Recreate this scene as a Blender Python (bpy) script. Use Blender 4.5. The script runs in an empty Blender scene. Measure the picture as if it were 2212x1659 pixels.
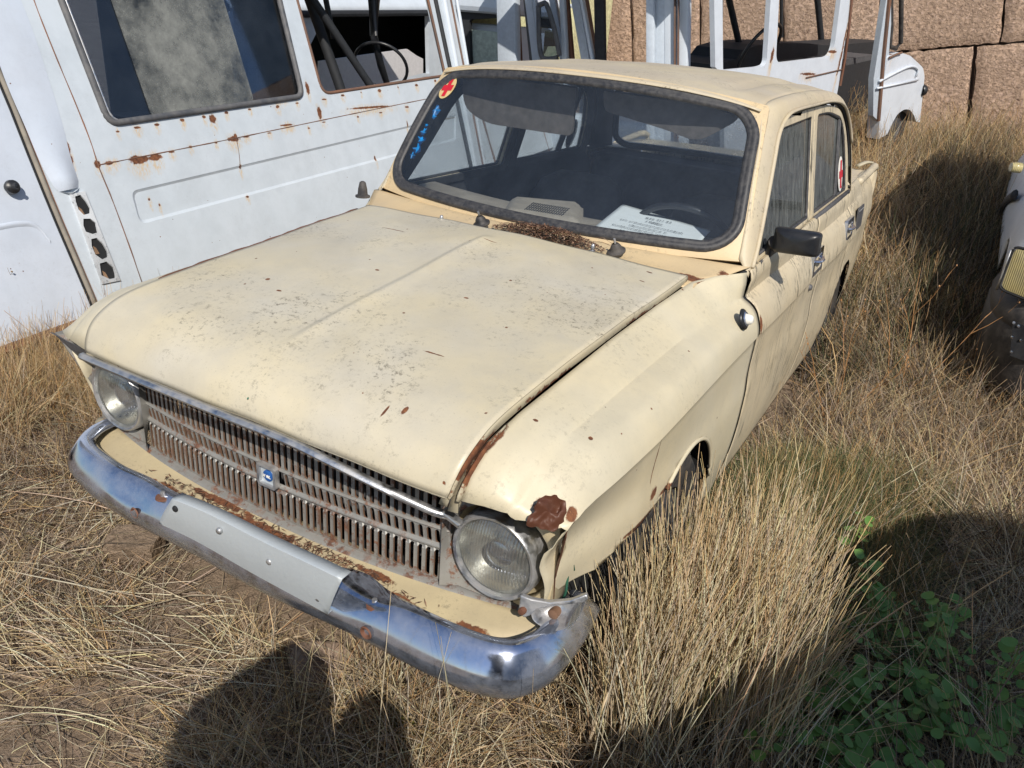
import bpy, bmesh, math, random
import numpy as np
from mathutils import Vector, Matrix
from mathutils.geometry import tessellate_polygon
random.seed(7); RNG = np.random.default_rng(7)
R_ = math.radians
# ------------------------------------------------------------------ camera
CR = np.array([[0.859586627581509, 0.5056419282150554, 0.073736491059781],
               [0.2699452459055556, -0.3268267635054072, -0.9057117813453037],
               [-0.43386679280147444, 0.7984425508987198, -0.4174315500971293]])
CP = np.array([1.2239038146017909, -1.0086370482602591, 1.6005279050590104])
FPX = 1723.76                                   # focal length, on a picture 2212 wide
sc = bpy.context.scene
cam = bpy.data.objects.new('camera', bpy.data.cameras.new('camera'))
sc.collection.objects.link(cam)
m = Matrix.Identity(4)
for i in range(3):
    m[i][0] = CR[0][i]; m[i][1] = -CR[1][i]; m[i][2] = -CR[2][i]; m[i][3] = CP[i]
cam.matrix_world = m
cam.data.sensor_width = 36; cam.data.sensor_fit = 'HORIZONTAL'
cam.data.lens = 36 * FPX / 2212
cam.data.clip_start = 0.03; cam.data.clip_end = 500
sc.camera = cam
sc.render.resolution_x = 1024; sc.render.resolution_y = 768
# ------------------------------------------------------------------ world, sun, exposure
SUN = Vector((0.50, -0.58, 0.66)).normalized()
w = bpy.data.worlds.new('World'); sc.world = w; w.use_nodes = True
nt = w.node_tree; nt.nodes.clear()
sky = nt.nodes.new('ShaderNodeTexSky'); sky.sky_type = 'NISHITA'; sky.sun_disc = False
sky.sun_elevation = math.asin(SUN.z); sky.sun_rotation = math.atan2(SUN.x, SUN.y)
sky.air_density = 1.0; sky.dust_density = 0.6; sky.ozone_density = 1.2
bg = nt.nodes.new('ShaderNodeBackground'); bg.inputs['Strength'].default_value = 0.105
wo = nt.nodes.new('ShaderNodeOutputWorld')
nt.links.new(sky.outputs[0], bg.inputs[0]); nt.links.new(bg.outputs[0], wo.inputs[0])
sun = bpy.data.objects.new('sun', bpy.data.lights.new('sun', 'SUN'))
sc.collection.objects.link(sun)
sun.data.energy = 4.6; sun.data.angle = R_(0.53); sun.data.color = (1.0, 0.93, 0.83)
sun.rotation_euler = SUN.to_track_quat('Z', 'Y').to_euler()
sc.view_settings.view_transform = 'Standard'; sc.view_settings.look = 'None'
sc.view_settings.exposure = 0.05; sc.view_settings.gamma = 1
try: sc.cycles.max_bounces = 7; sc.cycles.transparent_max_bounces = 12
except Exception: pass

def sight(u, v, n, d0):
    """the point of the plane n.p = d0 seen at a place of the photograph (2212 wide)"""
    d = CR.T @ np.array([(u - 1106.) / FPX, (v - 829.5) / FPX, 1.0]); n = np.array(n, float)
    return CP + d * ((d0 - CP @ n) / (d @ n))

# ------------------------------------------------------------------ helpers: curves
def crv(pts, n, ts=None):
    """smooth curve (Catmull-Rom, chord length) through points, n samples"""
    P = np.array(pts, float); k = len(P)
    if ts is None:
        t = np.concatenate([[0], np.cumsum(np.maximum(np.linalg.norm(np.diff(P, axis=0), axis=1), 1e-6))]); t /= t[-1]
    else: t = np.array(ts, float)
    m_ = np.zeros_like(P)
    for i in range(k):
        a = max(i - 1, 0); b = min(i + 1, k - 1); m_[i] = (P[b] - P[a]) / (t[b] - t[a])
    q = np.linspace(0, 1, n) if np.isscalar(n) else np.array(n)
    q = q * (t[-1] - t[0]) + t[0]
    i = np.clip(np.searchsorted(t, q, 'right') - 1, 0, k - 2); h = (t[i + 1] - t[i]); s = (q - t[i]) / h
    s = s[:, None]; h = h[:, None]
    return ((2*s**3 - 3*s**2 + 1) * P[i] + (s**3 - 2*s**2 + s) * h * m_[i] + (-2*s**3 + 3*s**2) * P[i+1] + (s**3 - s**2) * h * m_[i+1])
def tab(y, T):
    """table lookup, rows (y, a, b..)"""
    T = np.array(T, float); return np.array([np.interp(y, T[:, 0], T[:, j]) for j in range(1, T.shape[1])])
def lin(pts, n):
    P = np.array(pts, float); t = np.concatenate([[0], np.cumsum(np.linalg.norm(np.diff(P, axis=0), axis=1))]); t /= t[-1]
    q = np.linspace(0, 1, n); return np.stack([np.interp(q, t, P[:, j]) for j in range(P.shape[1])], 1)

# ------------------------------------------------------------------ helpers: meshes
class MB:
    def __init__(s): s.v = []; s.f = []
    def add(s, V, F):
        o = len(s.v); s.v += [tuple(map(float, p)) for p in V]; s.f += [tuple(i + o for i in f) for f in F]; return s
    def grid(s, G, flip=False, close_u=False, close_v=False):
        G = np.array(G); a, b = G.shape[:2]; F = []
        for i in range(a if close_u else a - 1):
            for j in range(b if close_v else b - 1):
                q = (i*b + j, ((i+1) % a)*b + j, ((i+1) % a)*b + (j+1) % b, i*b + (j+1) % b)
                F.append(q[::-1] if flip else q)
        return s.add(G.reshape(-1, 3), F)
    def box(s, c, d, rot=None, bev=0.0):
        hx, hy, hz = [x/2 for x in d]
        if bev > 0:
            bv = min(bev, hx*.9, hy*.9, hz*.9); V = []; 
            bm = bmesh.new(); bmesh.ops.create_cube(bm, size=1)
            for q in bm.verts: q.co = Vector((q.co.x*2*hx, q.co.y*2*hy, q.co.z*2*hz))
            bmesh.ops.bevel(bm, geom=bm.edges[:], offset=bv, segments=2, affect='EDGES', profile=.5)
            V = [q.co.copy() for q in bm.verts]; F = [[q.index for q in f.verts] for f in bm.faces]; bm.free()
        else:
            V = [Vector((x, y, z)) for x in (-hx, hx) for y in (-hy, hy) for z in (-hz, hz)]
            F = [(0,1,3,2),(4,6,7,5),(0,4,5,1),(2,3,7,6),(0,2,6,4),(1,5,7,3)]
        M_ = rot if rot is not None else Matrix.Identity(3)
        c = Vector(c); return s.add([M_ @ q + c for q in V], F)
    def tube(s, P, r, n=8, cap=True, flat=1.0, up=None, closed=False):
        P = [Vector(map(float, p)) for p in P]; k = len(P); G = []
        r_ = r if hasattr(r, '__len__') else [r]*k; ref = Vector(up) if up is not None else None
        for i in range(k):
            if closed: t = P[(i+1) % k] - P[i-1]
            else: t = P[min(i+1, k-1)] - P[max(i-1, 0)]
            t.normalize()
            u = ref if ref is not None else (Vector((0,0,1)) if abs(t.z) < .95 else Vector((1,0,0)))
            a = t.cross(u).normalized(); b = a.cross(t)
            G.append([P[i] + (a*math.cos(2*math.pi*j/n)*flat + b*math.sin(2*math.pi*j/n))*r_[i] for j in range(n)])
        o = len(s.v); s.grid(G, close_v=True, close_u=closed)
        if cap and not closed:
            s.f.append(tuple(o + j for j in range(n))[::-1]); s.f.append(tuple(o + (k-1)*n + j for j in range(n)))
        return s
    def lathe(s, prof, c, axis=(0,0,1), n=32, x=(1,0,0)):
        """prof: (radius, height) pairs turned about axis at c"""
        a = Vector(axis).normalized(); u = Vector(x); u = (u - a*u.dot(a))
        if u.length < 1e-3: u = Vector((0,1,0)) - a*a.y
        u.normalize(); w_ = a.cross(u); c = Vector(c)
        G = [[c + a*h + (u*math.cos(2*math.pi*j/n) + w_*math.sin(2*math.pi*j/n))*max(r, 1e-5) for j in range(n)] for r, h in prof]
        return s.grid(G, close_v=True)
    def plate(s, outer, holes, frame, th):
        """flat sheet with holes; frame = (origin, u, v, n); outer/holes 2D; th = thickness along -n"""
        O, U, V_, N = [Vector(map(float, q)) for q in frame]
        def clean(L):
            r = []
            for p in L:
                if not r or math.hypot(p[0]-r[-1][0], p[1]-r[-1][1]) > 1e-5: r.append((float(p[0]), float(p[1])))
            if math.hypot(r[0][0]-r[-1][0], r[0][1]-r[-1][1]) < 1e-5: r.pop()
            return r
        outer = clean(outer); holes = [clean(h) for h in holes]
        vo = [Vector((a, b, 0)) for L_ in [outer]+holes for a, b in L_]
        keep = [tuple(f) for f in tessellate_polygon([[Vector((a, b, 0)) for a, b in L_] for L_ in [outer]+holes])]
        fr = [O + U*p[0] + V_*p[1] for p in vo]; bk = [q - N*th for q in fr]; n = len(fr)
        # orient towards N
        F = []
        for f in keep:
            a, b, c = [vo[i] for i in f[:3]]
            ccw = (b[0]-a[0])*(c[1]-a[1]) - (b[1]-a[1])*(c[0]-a[0]) > 0
            if (U.cross(V_).dot(N) > 0) != ccw: f = f[::-1]
            F.append(f); F.append(tuple(i + n for i in f[::-1]))
        s.add(fr + bk, F)
        for L in [outer] + list(holes):
            k = len(L); a = [O + U*float(p[0]) + V_*float(p[1]) for p in L]
            s.add(a + [q - N*th for q in a], [(i, (i+1) % k, k + (i+1) % k, k + i) for i in range(k)])
        return s
    def build(s, name, mat, parent=None, smooth=None, solid=0, off=-1, sub=0, bevel=0):
        me = bpy.data.meshes.new(name)
        base = world_base(parent)
        me.from_pydata([(a - base.x, b - base.y, c - base.z) for a, b, c in s.v], [], s.f)
        me.validate(); me.update()
        o = bpy.data.objects.new(name, me); sc.collection.objects.link(o)
        if parent is not None: o.parent = parent
        me.materials.append(mat)
        bm = bmesh.new(); bm.from_mesh(me)
        bmesh.ops.remove_doubles(bm, verts=bm.verts, dist=1e-6)
        if not solid: bmesh.ops.recalc_face_normals(bm, faces=bm.faces)
        bm.to_mesh(me); bm.free()
        if bevel:
            b_ = o.modifiers.new('bevel', 'BEVEL'); b_.width = bevel; b_.segments = 2; b_.limit_method = 'ANGLE'; b_.angle_limit = R_(50)
        if sub:
            q = o.modifiers.new('sub', 'SUBSURF'); q.levels = sub; q.render_levels = sub
        if solid:
            q = o.modifiers.new('solid', 'SOLIDIFY'); q.thickness = solid; q.offset = off
        if smooth is not None:
            for p in me.polygons: p.use_smooth = True
            if smooth < 180:
                try:
                    for e in me.edges: pass
                    me.set_sharp_from_angle(angle=R_(smooth))
                except Exception: pass
        return o
def world_base(o):
    b = Vector((0, 0, 0))
    while o is not None: b += o.location; o = o.parent
    return b
def thing(name, label, cat, loc=(0,0,0), group=None):
    o = bpy.data.objects.new(name, None); o.empty_display_size = .1; sc.collection.objects.link(o); o.location = loc
    o['label'] = label; o['category'] = cat
    if group: o['group'] = group
    return o
def tag(o, label, cat, group=None, kind=None):
    o['label'] = label; o['category'] = cat
    if group: o['group'] = group
    if kind: o['kind'] = kind
    return o
def at_base(mb, name, mat, base, **k):
    """a one-mesh thing whose origin sits at its base"""
    mb.v = [(a - base[0], b - base[1], c - base[2]) for a, b, c in mb.v]
    o = mb.build(name, mat, None, **k); o.location = base; return o
def rrect(x0, y0, x1, y1, r, n=6):
    out = []
    for cx, cy, a0 in ((x1-r, y1-r, 0), (x0+r, y1-r, 90), (x0+r, y0+r, 180), (x1-r, y0+r, 270)):
        for k in range(n+1):
            a = R_(a0 + 90*k/n); out.append((cx + r*math.cos(a), cy + r*math.sin(a)))
    return out
def rpoly(pts, r, n=5):
    """polygon with rounded corners (2D)"""
    P = [np.array(p, float) for p in pts]; k = len(P); out = []
    for i in range(k):
        a, b, c = P[i-1], P[i], P[(i+1) % k]; u = a-b; v = c-b; lu = np.linalg.norm(u); lv = np.linalg.norm(v)
        d = min(r if np.isscalar(r) else r[i], lu*.48, lv*.48)
        if d < 1e-4: out.append(tuple(b)); continue
        p0 = b + u/lu*d; p2 = b + v/lv*d
        for q in range(n+1):
            t = q/n; out.append(tuple((1-t)**2*p0 + 2*t*(1-t)*b + t*t*p2))
    return out

# ------------------------------------------------------------------ helpers: materials
class NT:
    def __init__(s, name):
        s.m = bpy.data.materials.new(name); s.m.use_nodes = True; s.t = s.m.node_tree; s.t.nodes.clear()
        s.out = s.t.nodes.new('ShaderNodeOutputMaterial')
    def n(s, typ, ins=None, **kw):
        x = s.t.nodes.new(typ)
        for k, v in kw.items(): setattr(x, k, v)
        for k, v in (ins or {}).items(): s.set(x.inputs[k], v)
        return x
    def set(s, sock, v):
        if isinstance(v, bpy.types.NodeSocket): s.t.links.new(v, sock)
        else:
            if sock.type == 'RGBA' and len(v) == 3: v = (*v, 1)
            sock.default_value = v
    def math(s, op, a, b=0.0, c=None, clamp=False):
        x = s.n('ShaderNodeMath', operation=op, use_clamp=clamp); s.set(x.inputs[0], a); s.set(x.inputs[1], b)
        if c is not None: s.set(x.inputs[2], c)
        return x.outputs[0]
    def mix(s, f, a, b):
        x = s.n('ShaderNodeMix', data_type='RGBA'); s.set(x.inputs[0], f); s.set(x.inputs[6], a); s.set(x.inputs[7], b); return x.outputs[2]
    def noise(s, sc_, det=3, rough=.55, vec=None, dist=0.0):
        x = s.n('ShaderNodeTexNoise', {'Scale': sc_, 'Detail': det, 'Roughness': rough, 'Distortion': dist})
        if vec is not None: s.set(x.inputs['Vector'], vec)
        return x.outputs[0]
    def ramp(s, f, a, b, lo=0.0, hi=1.0):
        x = s.n('ShaderNodeMapRange', {'From Min': a, 'From Max': b, 'To Min': lo, 'To Max': hi}); x.clamp = True
        s.set(x.inputs[0], f); return x.outputs[0]
    def vmul(s, v, k):
        x = s.n('ShaderNodeVectorMath', operation='MULTIPLY'); s.set(x.inputs[0], v); x.inputs[1].default_value = k; return x.outputs[0]
    def pos(s): return s.n('ShaderNodeNewGeometry').outputs['Position']
    def bump(s, h, st=.3, d=.01, nrm=None):
        x = s.n('ShaderNodeBump', {'Strength': st, 'Distance': d, 'Height': h})
        if nrm is not None: s.set(x.inputs['Normal'], nrm)
        return x.outputs[0]
    def bsdf(s, col, rough=.5, metal=0.0, nrm=None, **kw):
        x = s.n('ShaderNodeBsdfPrincipled', {'Base Color': col, 'Roughness': rough, 'Metallic': metal})
        if nrm is not None: s.set(x.inputs['Normal'], nrm)
        for k, v in kw.items(): s.set(x.inputs[k.replace('_', ' ')], v)
        return x.outputs[0]
    def done(s, sh): s.t.links.new(sh, s.out.inputs[0]); return s.m
def spots_mask(N, p, spots, warp=.9, soft=.12):
    """spots: (x, y, z, rx, ry, rz)"""
    nz = N.math('MULTIPLY', N.math('SUBTRACT', N.noise(38, 5, .7, p), .5), warp * 2)
    m_ = None
    for x, y, z, rx, ry, rz in spots:
        a = N.n('ShaderNodeVectorMath', operation='SUBTRACT'); N.set(a.inputs[0], p); a.inputs[1].default_value = (x, y, z)
        b = N.vmul(a.outputs[0], (1/rx, 1/ry, 1/rz))
        l = N.n('ShaderNodeVectorMath', operation='LENGTH'); N.set(l.inputs[0], b)
        d = N.math('ADD', l.outputs['Value'], nz)
        k = N.ramp(d, 1 + soft, 1 - soft)
        m_ = k if m_ is None else N.math('MAXIMUM', m_, k)
    return m_
def rust_col(N, p):
    c = N.mix(N.ramp(N.noise(50, 5, .7, p), .35, .65), (.075, .028, .016), (.22, .085, .035))
    return N.mix(N.ramp(N.noise(140, 3, .6, p), .62, .8), c, (.42, .20, .08))
def paint(name, base, faded, rough=.42, dirt=.5, chips=.5, spots=(), streaks=0, halo=None, dusty=0, dscale=1.0, spec=.5, warp=.9, dents=0.0, dirtcol=(.13,.115,.085)):
    N = NT(name); p = N.pos()
    f = N.ramp(N.noise(2.6, 4, .6, p), .35, .68)
    col = N.mix(f, base, faded)
    col = N.mix(N.math('MULTIPLY', N.ramp(N.noise(6, 6, .7, p), .42, .7), .5), col, tuple(c*.80 for c in faded))
    film = N.math('MULTIPLY', N.ramp(N.noise(1.9, 5, .65, p, .4), .45, .7), dirt*.32)
    col = N.mix(film, col, tuple(c*2.6 for c in dirtcol))
    # fine grime, in drifts
    drift = N.ramp(N.noise(3.6*dscale, 4, .65, p), .44, .62)
    gr = N.math('MAXIMUM', N.math('MULTIPLY', N.ramp(N.noise(70, 7, .8, p), .55, .62), .8), N.math('MULTIPLY', N.ramp(N.noise(26, 8, .85, p), .565, .63), .75))
    g = N.math('MULTIPLY', N.math('MULTIPLY', drift, gr), dirt)
    col = N.mix(g, col, dirtcol)
    fine = N.math('MULTIPLY', N.ramp(N.noise(260, 3, .6, p), .62, .72), dirt*.35)
    col = N.mix(fine, col, tuple(c*1.6 for c in dirtcol))
    if streaks:
        st = N.noise(1, 5, .75, N.vmul(p, (70, 70, 7)))
        st = N.math('MULTIPLY', N.ramp(st, .50, .66), streaks)
        st = N.math('MULTIPLY', st, N.ramp(N.noise(5, 2, .5, p), .4, .6))
        col = N.mix(st, col, dirtcol)
    if dusty:
        d = N.math('MULTIPLY', N.ramp(N.noise(3.1, 5, .6, p), .3, .7), dusty)
        col = N.mix(d, col, (.46, .38, .27))
    # chips down to primer and rust
    vo = N.n('ShaderNodeTexVoronoi', {'Scale': 21.0, 'Randomness': 1.0}); N.set(vo.inputs['Vector'], p)
    sz = N.math('MULTIPLY', N.ramp(vo.outputs['Color'], .45, 1.0), .085*chips)
    wob = N.math('MULTIPLY', N.math('SUBTRACT', N.noise(95, 3, .6, p), .5), .16)
    ch = N.ramp(N.math('SUBTRACT', N.math('ADD', vo.outputs['Distance'], wob), sz), .012, -.004)
    ch = N.math('MULTIPLY', ch, N.math('GREATER_THAN', sz, .006))
    rc = rust_col(N, p)
    gg = N.math('GREATER_THAN', N.noise(7, 1, .5, p), .60)
    chc = N.mix(gg, rc, (.03, .16, .10)) if chips > .3 and streaks == 0 and dusty == 0 and halo is None else rc
    col = N.mix(ch, col, chc)
    mask = ch
    if spots:
        sm = spots_mask(N, p, spots, warp)
        if halo is not None:
            hm = spots_mask(N, p, [(a, b, c - rz*1.1 - .008, rx, ry*1.05+.002, rz*2.0+.018) for a, b, c, rx, ry, rz in spots], warp*.9, .45)
            strk = N.ramp(N.noise(1, 4, .7, N.vmul(p, (150, 150, 9))), .42, .6)
            col = N.mix(N.math('MULTIPLY', N.math('MULTIPLY', hm, strk), .85), col, halo)
        col = N.mix(sm, col, rc); mask = N.math('MAXIMUM', mask, sm)
    ro = N.math('ADD', N.math('MULTIPLY', mask, .45), N.math('ADD', rough, N.math('MULTIPLY', g, .3)), clamp=True)
    h = N.math('ADD', N.math('MULTIPLY', N.noise(90, 4, .6, p), .12), N.math('MULTIPLY', mask, -.5))
    if dents: h = N.math('ADD', h, N.math('MULTIPLY', N.noise(3.4, 2, .5, p), dents))
    nr = N.bump(h, .35, .004)
    return N.done(N.bsdf(col, ro, 0, nr, Specular_IOR_Level=spec))
def simple(name, col, rough=.6, metal=0, var=.25, vs=30, bump=.15, spec=.5, **kw):
    N = NT(name); p = N.pos()
    c = N.mix(N.ramp(N.noise(vs, 5, .65, p), .35, .7), tuple(x*(1-var) for x in col), tuple(min(1, x*(1+var)) for x in col))
    return N.done(N.bsdf(c, rough, metal, N.bump(N.noise(vs*4, 4, .6, p), bump, .003), Specular_IOR_Level=spec, **kw))
def dusted(name, col, dust, amt=.5, rough=.5, metal=0, scale=14, spec=.5, bump=.2):
    N = NT(name); p = N.pos()
    d = N.math('MULTIPLY', N.ramp(N.noise(scale, 6, .7, p), .38, .66), amt)
    c = N.mix(d, col, dust)
    return N.done(N.bsdf(c, N.math('ADD', rough, N.math('MULTIPLY', d, .4), clamp=True), N.math('MULTIPLY', N.math('SUBTRACT', 1.0, d), metal), N.bump(N.noise(scale*9, 4, .6, p), bump, .002), Specular_IOR_Level=spec))
def glass(name, tint=(.8,.86,.88), dust=.12, dcol=(.55,.55,.5), rough=.03, refl=1.0, streak=False, thru=False, ns=3, lo=.3, hi=.7):
    N = NT(name); p = N.pos()
    tr = N.n('ShaderNodeBsdfTransparent', {'Color': tint}).outputs[0]
    gl = N.n('ShaderNodeBsdfGlossy', {'Color': (1, 1, 1), 'Roughness': rough}).outputs[0]
    fr = N.n('ShaderNodeFresnel', {'IOR': 1.45}).outputs[0]
    fr = N.math('MULTIPLY', fr, refl, clamp=True)
    a = N.n('ShaderNodeMixShader', {0: fr, 1: tr, 2: gl}).outputs[0]
    di = N.n('ShaderNodeBsdfDiffuse', {'Color': dcol}).outputs[0]
    if thru: di = N.n('ShaderNodeMixShader', {0: .6, 1: di, 2: N.n('ShaderNodeBsdfTranslucent', {'Color': dcol}).outputs[0]}).outputs[0]
    nz = N.noise(ns if not streak else 1, 6, .75, N.vmul(p, (40, 40, 6)) if streak else p)
    sp = N.ramp(N.noise(170, 3, .7, p), .63, .75)
    k = N.math('ADD', N.math('MULTIPLY', N.ramp(nz, lo, hi), dust), N.math('MULTIPLY', sp, dust*.8), clamp=True)
    b = N.n('ShaderNodeMixShader', {0: k, 1: a, 2: di}).outputs[0]
    return N.done(b)
# ------------------------------------------------------------------ materials shared
CREAM = (.63, .53, .335); CREAMF = (.60, .535, .40)
M = {}
M['hood'] = paint('hood_paint', (.62, .545, .375), (.56, .525, .44), .40, 1.0, 1.0,
    spots=[(-.30,.42,.93,.007,.006,.02),(-.33,.37,.93,.004,.004,.02),(-.22,.38,.93,.009,.004,.02),(.03,.98,.99,.025,.002,.03),(-.28,.92,.97,.045,.0025,.03),
           (.30,.32,.905,.030,.003,.03),(.37,.13,.87,.005,.010,.03),(.335,.11,.865,.003,.016,.03),(.49,1.10,.96,.010,.004,.03),(.5,1.02,.95,.009,.003,.03),(.12,.45,.94,.004,.004,.02),(-.1,.62,.96,.006,.004,.02),(.2,.6,.95,.007,.004,.02)], dents=.5, warp=.75)
M['fender'] = paint('fender_paint', (.63, .555, .385), (.60, .55, .42), .42, .45, .8,
    spots=[(.712,.110,.79,.030,.034,.035),(.742,.150,.765,.010,.014,.03),(.60,.12,.81,.006,.006,.02),(-.56,.21,.88,.02,.04,.03),(.775,.545,.70,.02,.004,.07),(.775,.575,.61,.02,.022,.02),(.775,.25,.545,.03,.035,.012),(.775,.50,.555,.03,.10,.008),(.775,.68,.575,.03,.06,.010),(.56,.16,.87,.012,.05,.02),(.60,.25,.89,.006,.004,.02),(.70,.30,.86,.005,.006,.02)], dents=.5, warp=.7)
M['door'] = paint('door_paint', (.62, .52, .35), (.56, .49, .36), .5, .6, .25, streaks=1.4,
    spots=[(.775,1.372,.82,.012,.012,.05),(.775,1.37,.9,.01,.008,.03)], dents=.7)
M['roof'] = paint('roof_paint', (.64, .55, .36), (.52, .46, .37), .55, 1.3, .2, streaks=0, dusty=.55, dents=.5, dscale=1.1)
M['cowl'] = paint('cowl_paint', (.66, .50, .28), (.60, .46, .27), .5, 1.0, .4, dusty=.45,
    spots=[(.60,1.19,.965,.06,.02,.03),(.66,1.27,.98,.03,.02,.03),(-.60,1.18,.965,.04,.02,.03)], warp=.9)
M['valance'] = paint('valance_paint', (.58, .49, .30), (.45, .38, .25), .6, 1.0, 1.2, dusty=.3,
    spots=[(.02,.07,.475,.10,.016,.03),(.22,.05,.475,.09,.014,.03),(.42,.06,.475,.06,.012,.03),(-.3,.05,.475,.09,.016,.03),(.60,.07,.475,.05,.014,.03),(.50,.03,.475,.04,.01,.03),(-.15,.09,.475,.10,.01,.03),(.33,.09,.475,.05,.01,.03)], warp=1.2)
M['flange'] = paint('flange_paint', (.50, .44, .30), (.36, .34, .26), .7, 1.0, 1.0, dusty=.3,
    spots=[(.55,.10,.84,.03,.09,.05),(.56,.45,.89,.02,.16,.014),(.57,.95,.92,.02,.16,.012),(-.56,.9,.94,.03,.25,.02),(-.55,.2,.88,.03,.08,.02),(-.55,.5,.9,.02,.2,.012)], warp=1.6)
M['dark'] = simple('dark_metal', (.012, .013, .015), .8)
M['black'] = dusted('black_rubber', (.022, .022, .025), (.16, .14, .12), .55, .55)
M['rubber'] = dusted('windscreen_rubber', (.024, .025, .030), (.12, .115, .11), .45, .45, scale=60)
M['plastic'] = dusted('black_plastic', (.012, .013, .016), (.08, .08, .08), .2, .33)
M['trim'] = simple('dark_lining', (.030, .031, .034), .8)
M['seat'] = simple('seat_cloth', (.11, .095, .085), .85)
M['dash'] = dusted('dash_plastic', (.27, .235, .19), (.42, .37, .30), .6, .6)
M['greydark'] = simple('grey_dark', (.08,.08,.085), .6)
M['chrome'] = dusted('worn_chrome', (.56, .62, .76), (.17, .165, .17), .30, .12, 1.0, scale=9, bump=.03)  # blue in the base colour strengthens the sky mirrored in the chrome
M['chromedull'] = dusted('dull_chrome', (.55, .57, .60), (.30, .27, .24), .6, .3, 1.0, scale=25)
M['alu'] = dusted('aluminium_sheet', (.58, .64, .68), (.40, .42, .43), .5, .42, .35, scale=9, bump=.3)
M['rust'] = paint('bare_rust', (.12,.05,.028), (.17,.07,.04), .8, .3, .2, dents=.6)
M['tyre'] = dusted('tyre_rubber', (.018, .018, .02), (.13, .11, .09), .6, .8)
M['green'] = simple('green_primer', (.015, .09, .055), .7)
M['wglass'] = glass('windscreen_glass', (.84, .89, .93), .055, (.36, .45, .60), .02, 1.1, ns=11, lo=-.2, hi=.8)  # dust tinted blue: it also paints the bluish haze over the windscreen
M['sglass'] = glass('side_glass', (.40, .46, .48), .62, (.23, .245, .235), .04, .9, True)
M['rglass'] = glass('far_side_glass', (.93, .95, .95), .10, (.45, .47, .47), .04, .5)
M['rearglass'] = glass('rear_glass', (.85, .88, .88), .75, (.62, .66, .66), .04, .5, thru=True)
M['paper'] = simple('paper_sheet', (.80, .84, .84), .8, var=.03)
M['ink'] = simple('print_ink', (.03, .03, .035), .7, bump=0)
M['red'] = simple('red_print', (.55, .015, .03), .5, var=.05)
M['redc'] = simple('sticker_white', (.8, .78, .72), .5, var=.05)
M['stick'] = simple('sticker_tan', (.62, .47, .22), .5, var=.08)
M['blue'] = simple('blue_plastic_film', (.01, .20, .52), .3, var=.4)
# grille: grey die-cast with rust that grows from the slot edges
def grille_mat():
    N = NT('grille_grey'); p = N.pos()
    r = N.ramp(N.noise(26, 6, .75, p), .50, .60)
    fx = N.n('ShaderNodeSeparateXYZ', {0: p})
    r = N.math('MULTIPLY', r, N.ramp(N.noise(5, 2, .5, p), .30, .46))
    c = N.mix(N.noise(30, 4, .6, p), (.235, .23, .215), (.37, .365, .345))
    c = N.mix(N.math('MULTIPLY', r, .9), c, rust_col(N, p))
    return N.done(N.bsdf(c, .5, N.math('MULTIPLY', N.math('SUBTRACT', 1.0, r), .35), N.bump(N.math('MULTIPLY', r, N.noise(300, 3, .6, p)), .5, .003)))
M['grille'] = grille_mat(); M['rustdark'] = paint('crumpled_rust', (.085,.032,.018),(.125,.048,.028), .5, .4, .1, dents=1.0, spec=.35)
M['slotrust'] = paint('slot_rust', (.12,.065,.04), (.20,.11,.065), .85, .4, .2)
def lens_mat():
    N = NT('headlamp_glass'); p = N.pos()
    gl = N.n('ShaderNodeBsdfGlossy', {'Roughness': .08}).outputs[0]
    tr = N.n('ShaderNodeBsdfTransparent', {'Color': (.80, .82, .80)}).outputs[0]
    wv = N.n('ShaderNodeTexWave', {'Scale': 46.0, 'Distortion': .5, 'Detail': 1.0}); wv.bands_direction = 'X'; N.set(wv.inputs[0], p)
    nr = N.bump(wv.outputs[0], .45, .003); N.set(gl.node.inputs['Normal'], nr)
    df = N.n('ShaderNodeBsdfDiffuse', {'Color': (.33, .32, .29), 'Normal': nr}).outputs[0]
    a = N.n('ShaderNodeMixShader', {0: .22, 1: tr, 2: gl}).outputs[0]
    k = N.math('ADD', N.math('MULTIPLY', N.ramp(N.noise(18, 5, .6, p), .3, .7), .26), N.math('MULTIPLY', N.ramp(wv.outputs[0], .7, 1.0), .10), clamp=True)
    return N.done(N.n('ShaderNodeMixShader', {0: k, 1: a, 2: df}).outputs[0])
M['lens'] = lens_mat()
M['reflector'] = dusted('lamp_reflector', (.62, .62, .60), (.10, .08, .07), .85, .25, 1.0, scale=12)

# ------------------------------------------------------------------ THE SEDAN (front at -y, its left side at +x)
car = thing('sedan_car', 'cream abandoned sedan with rusty hood seams and bent chrome bumper, filling the picture', 'car', (0, 2.05, 0))
def sgn(c, P):  # mirror x
    P = np.array(P, float).copy(); P[..., 0] *= c; return P
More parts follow.
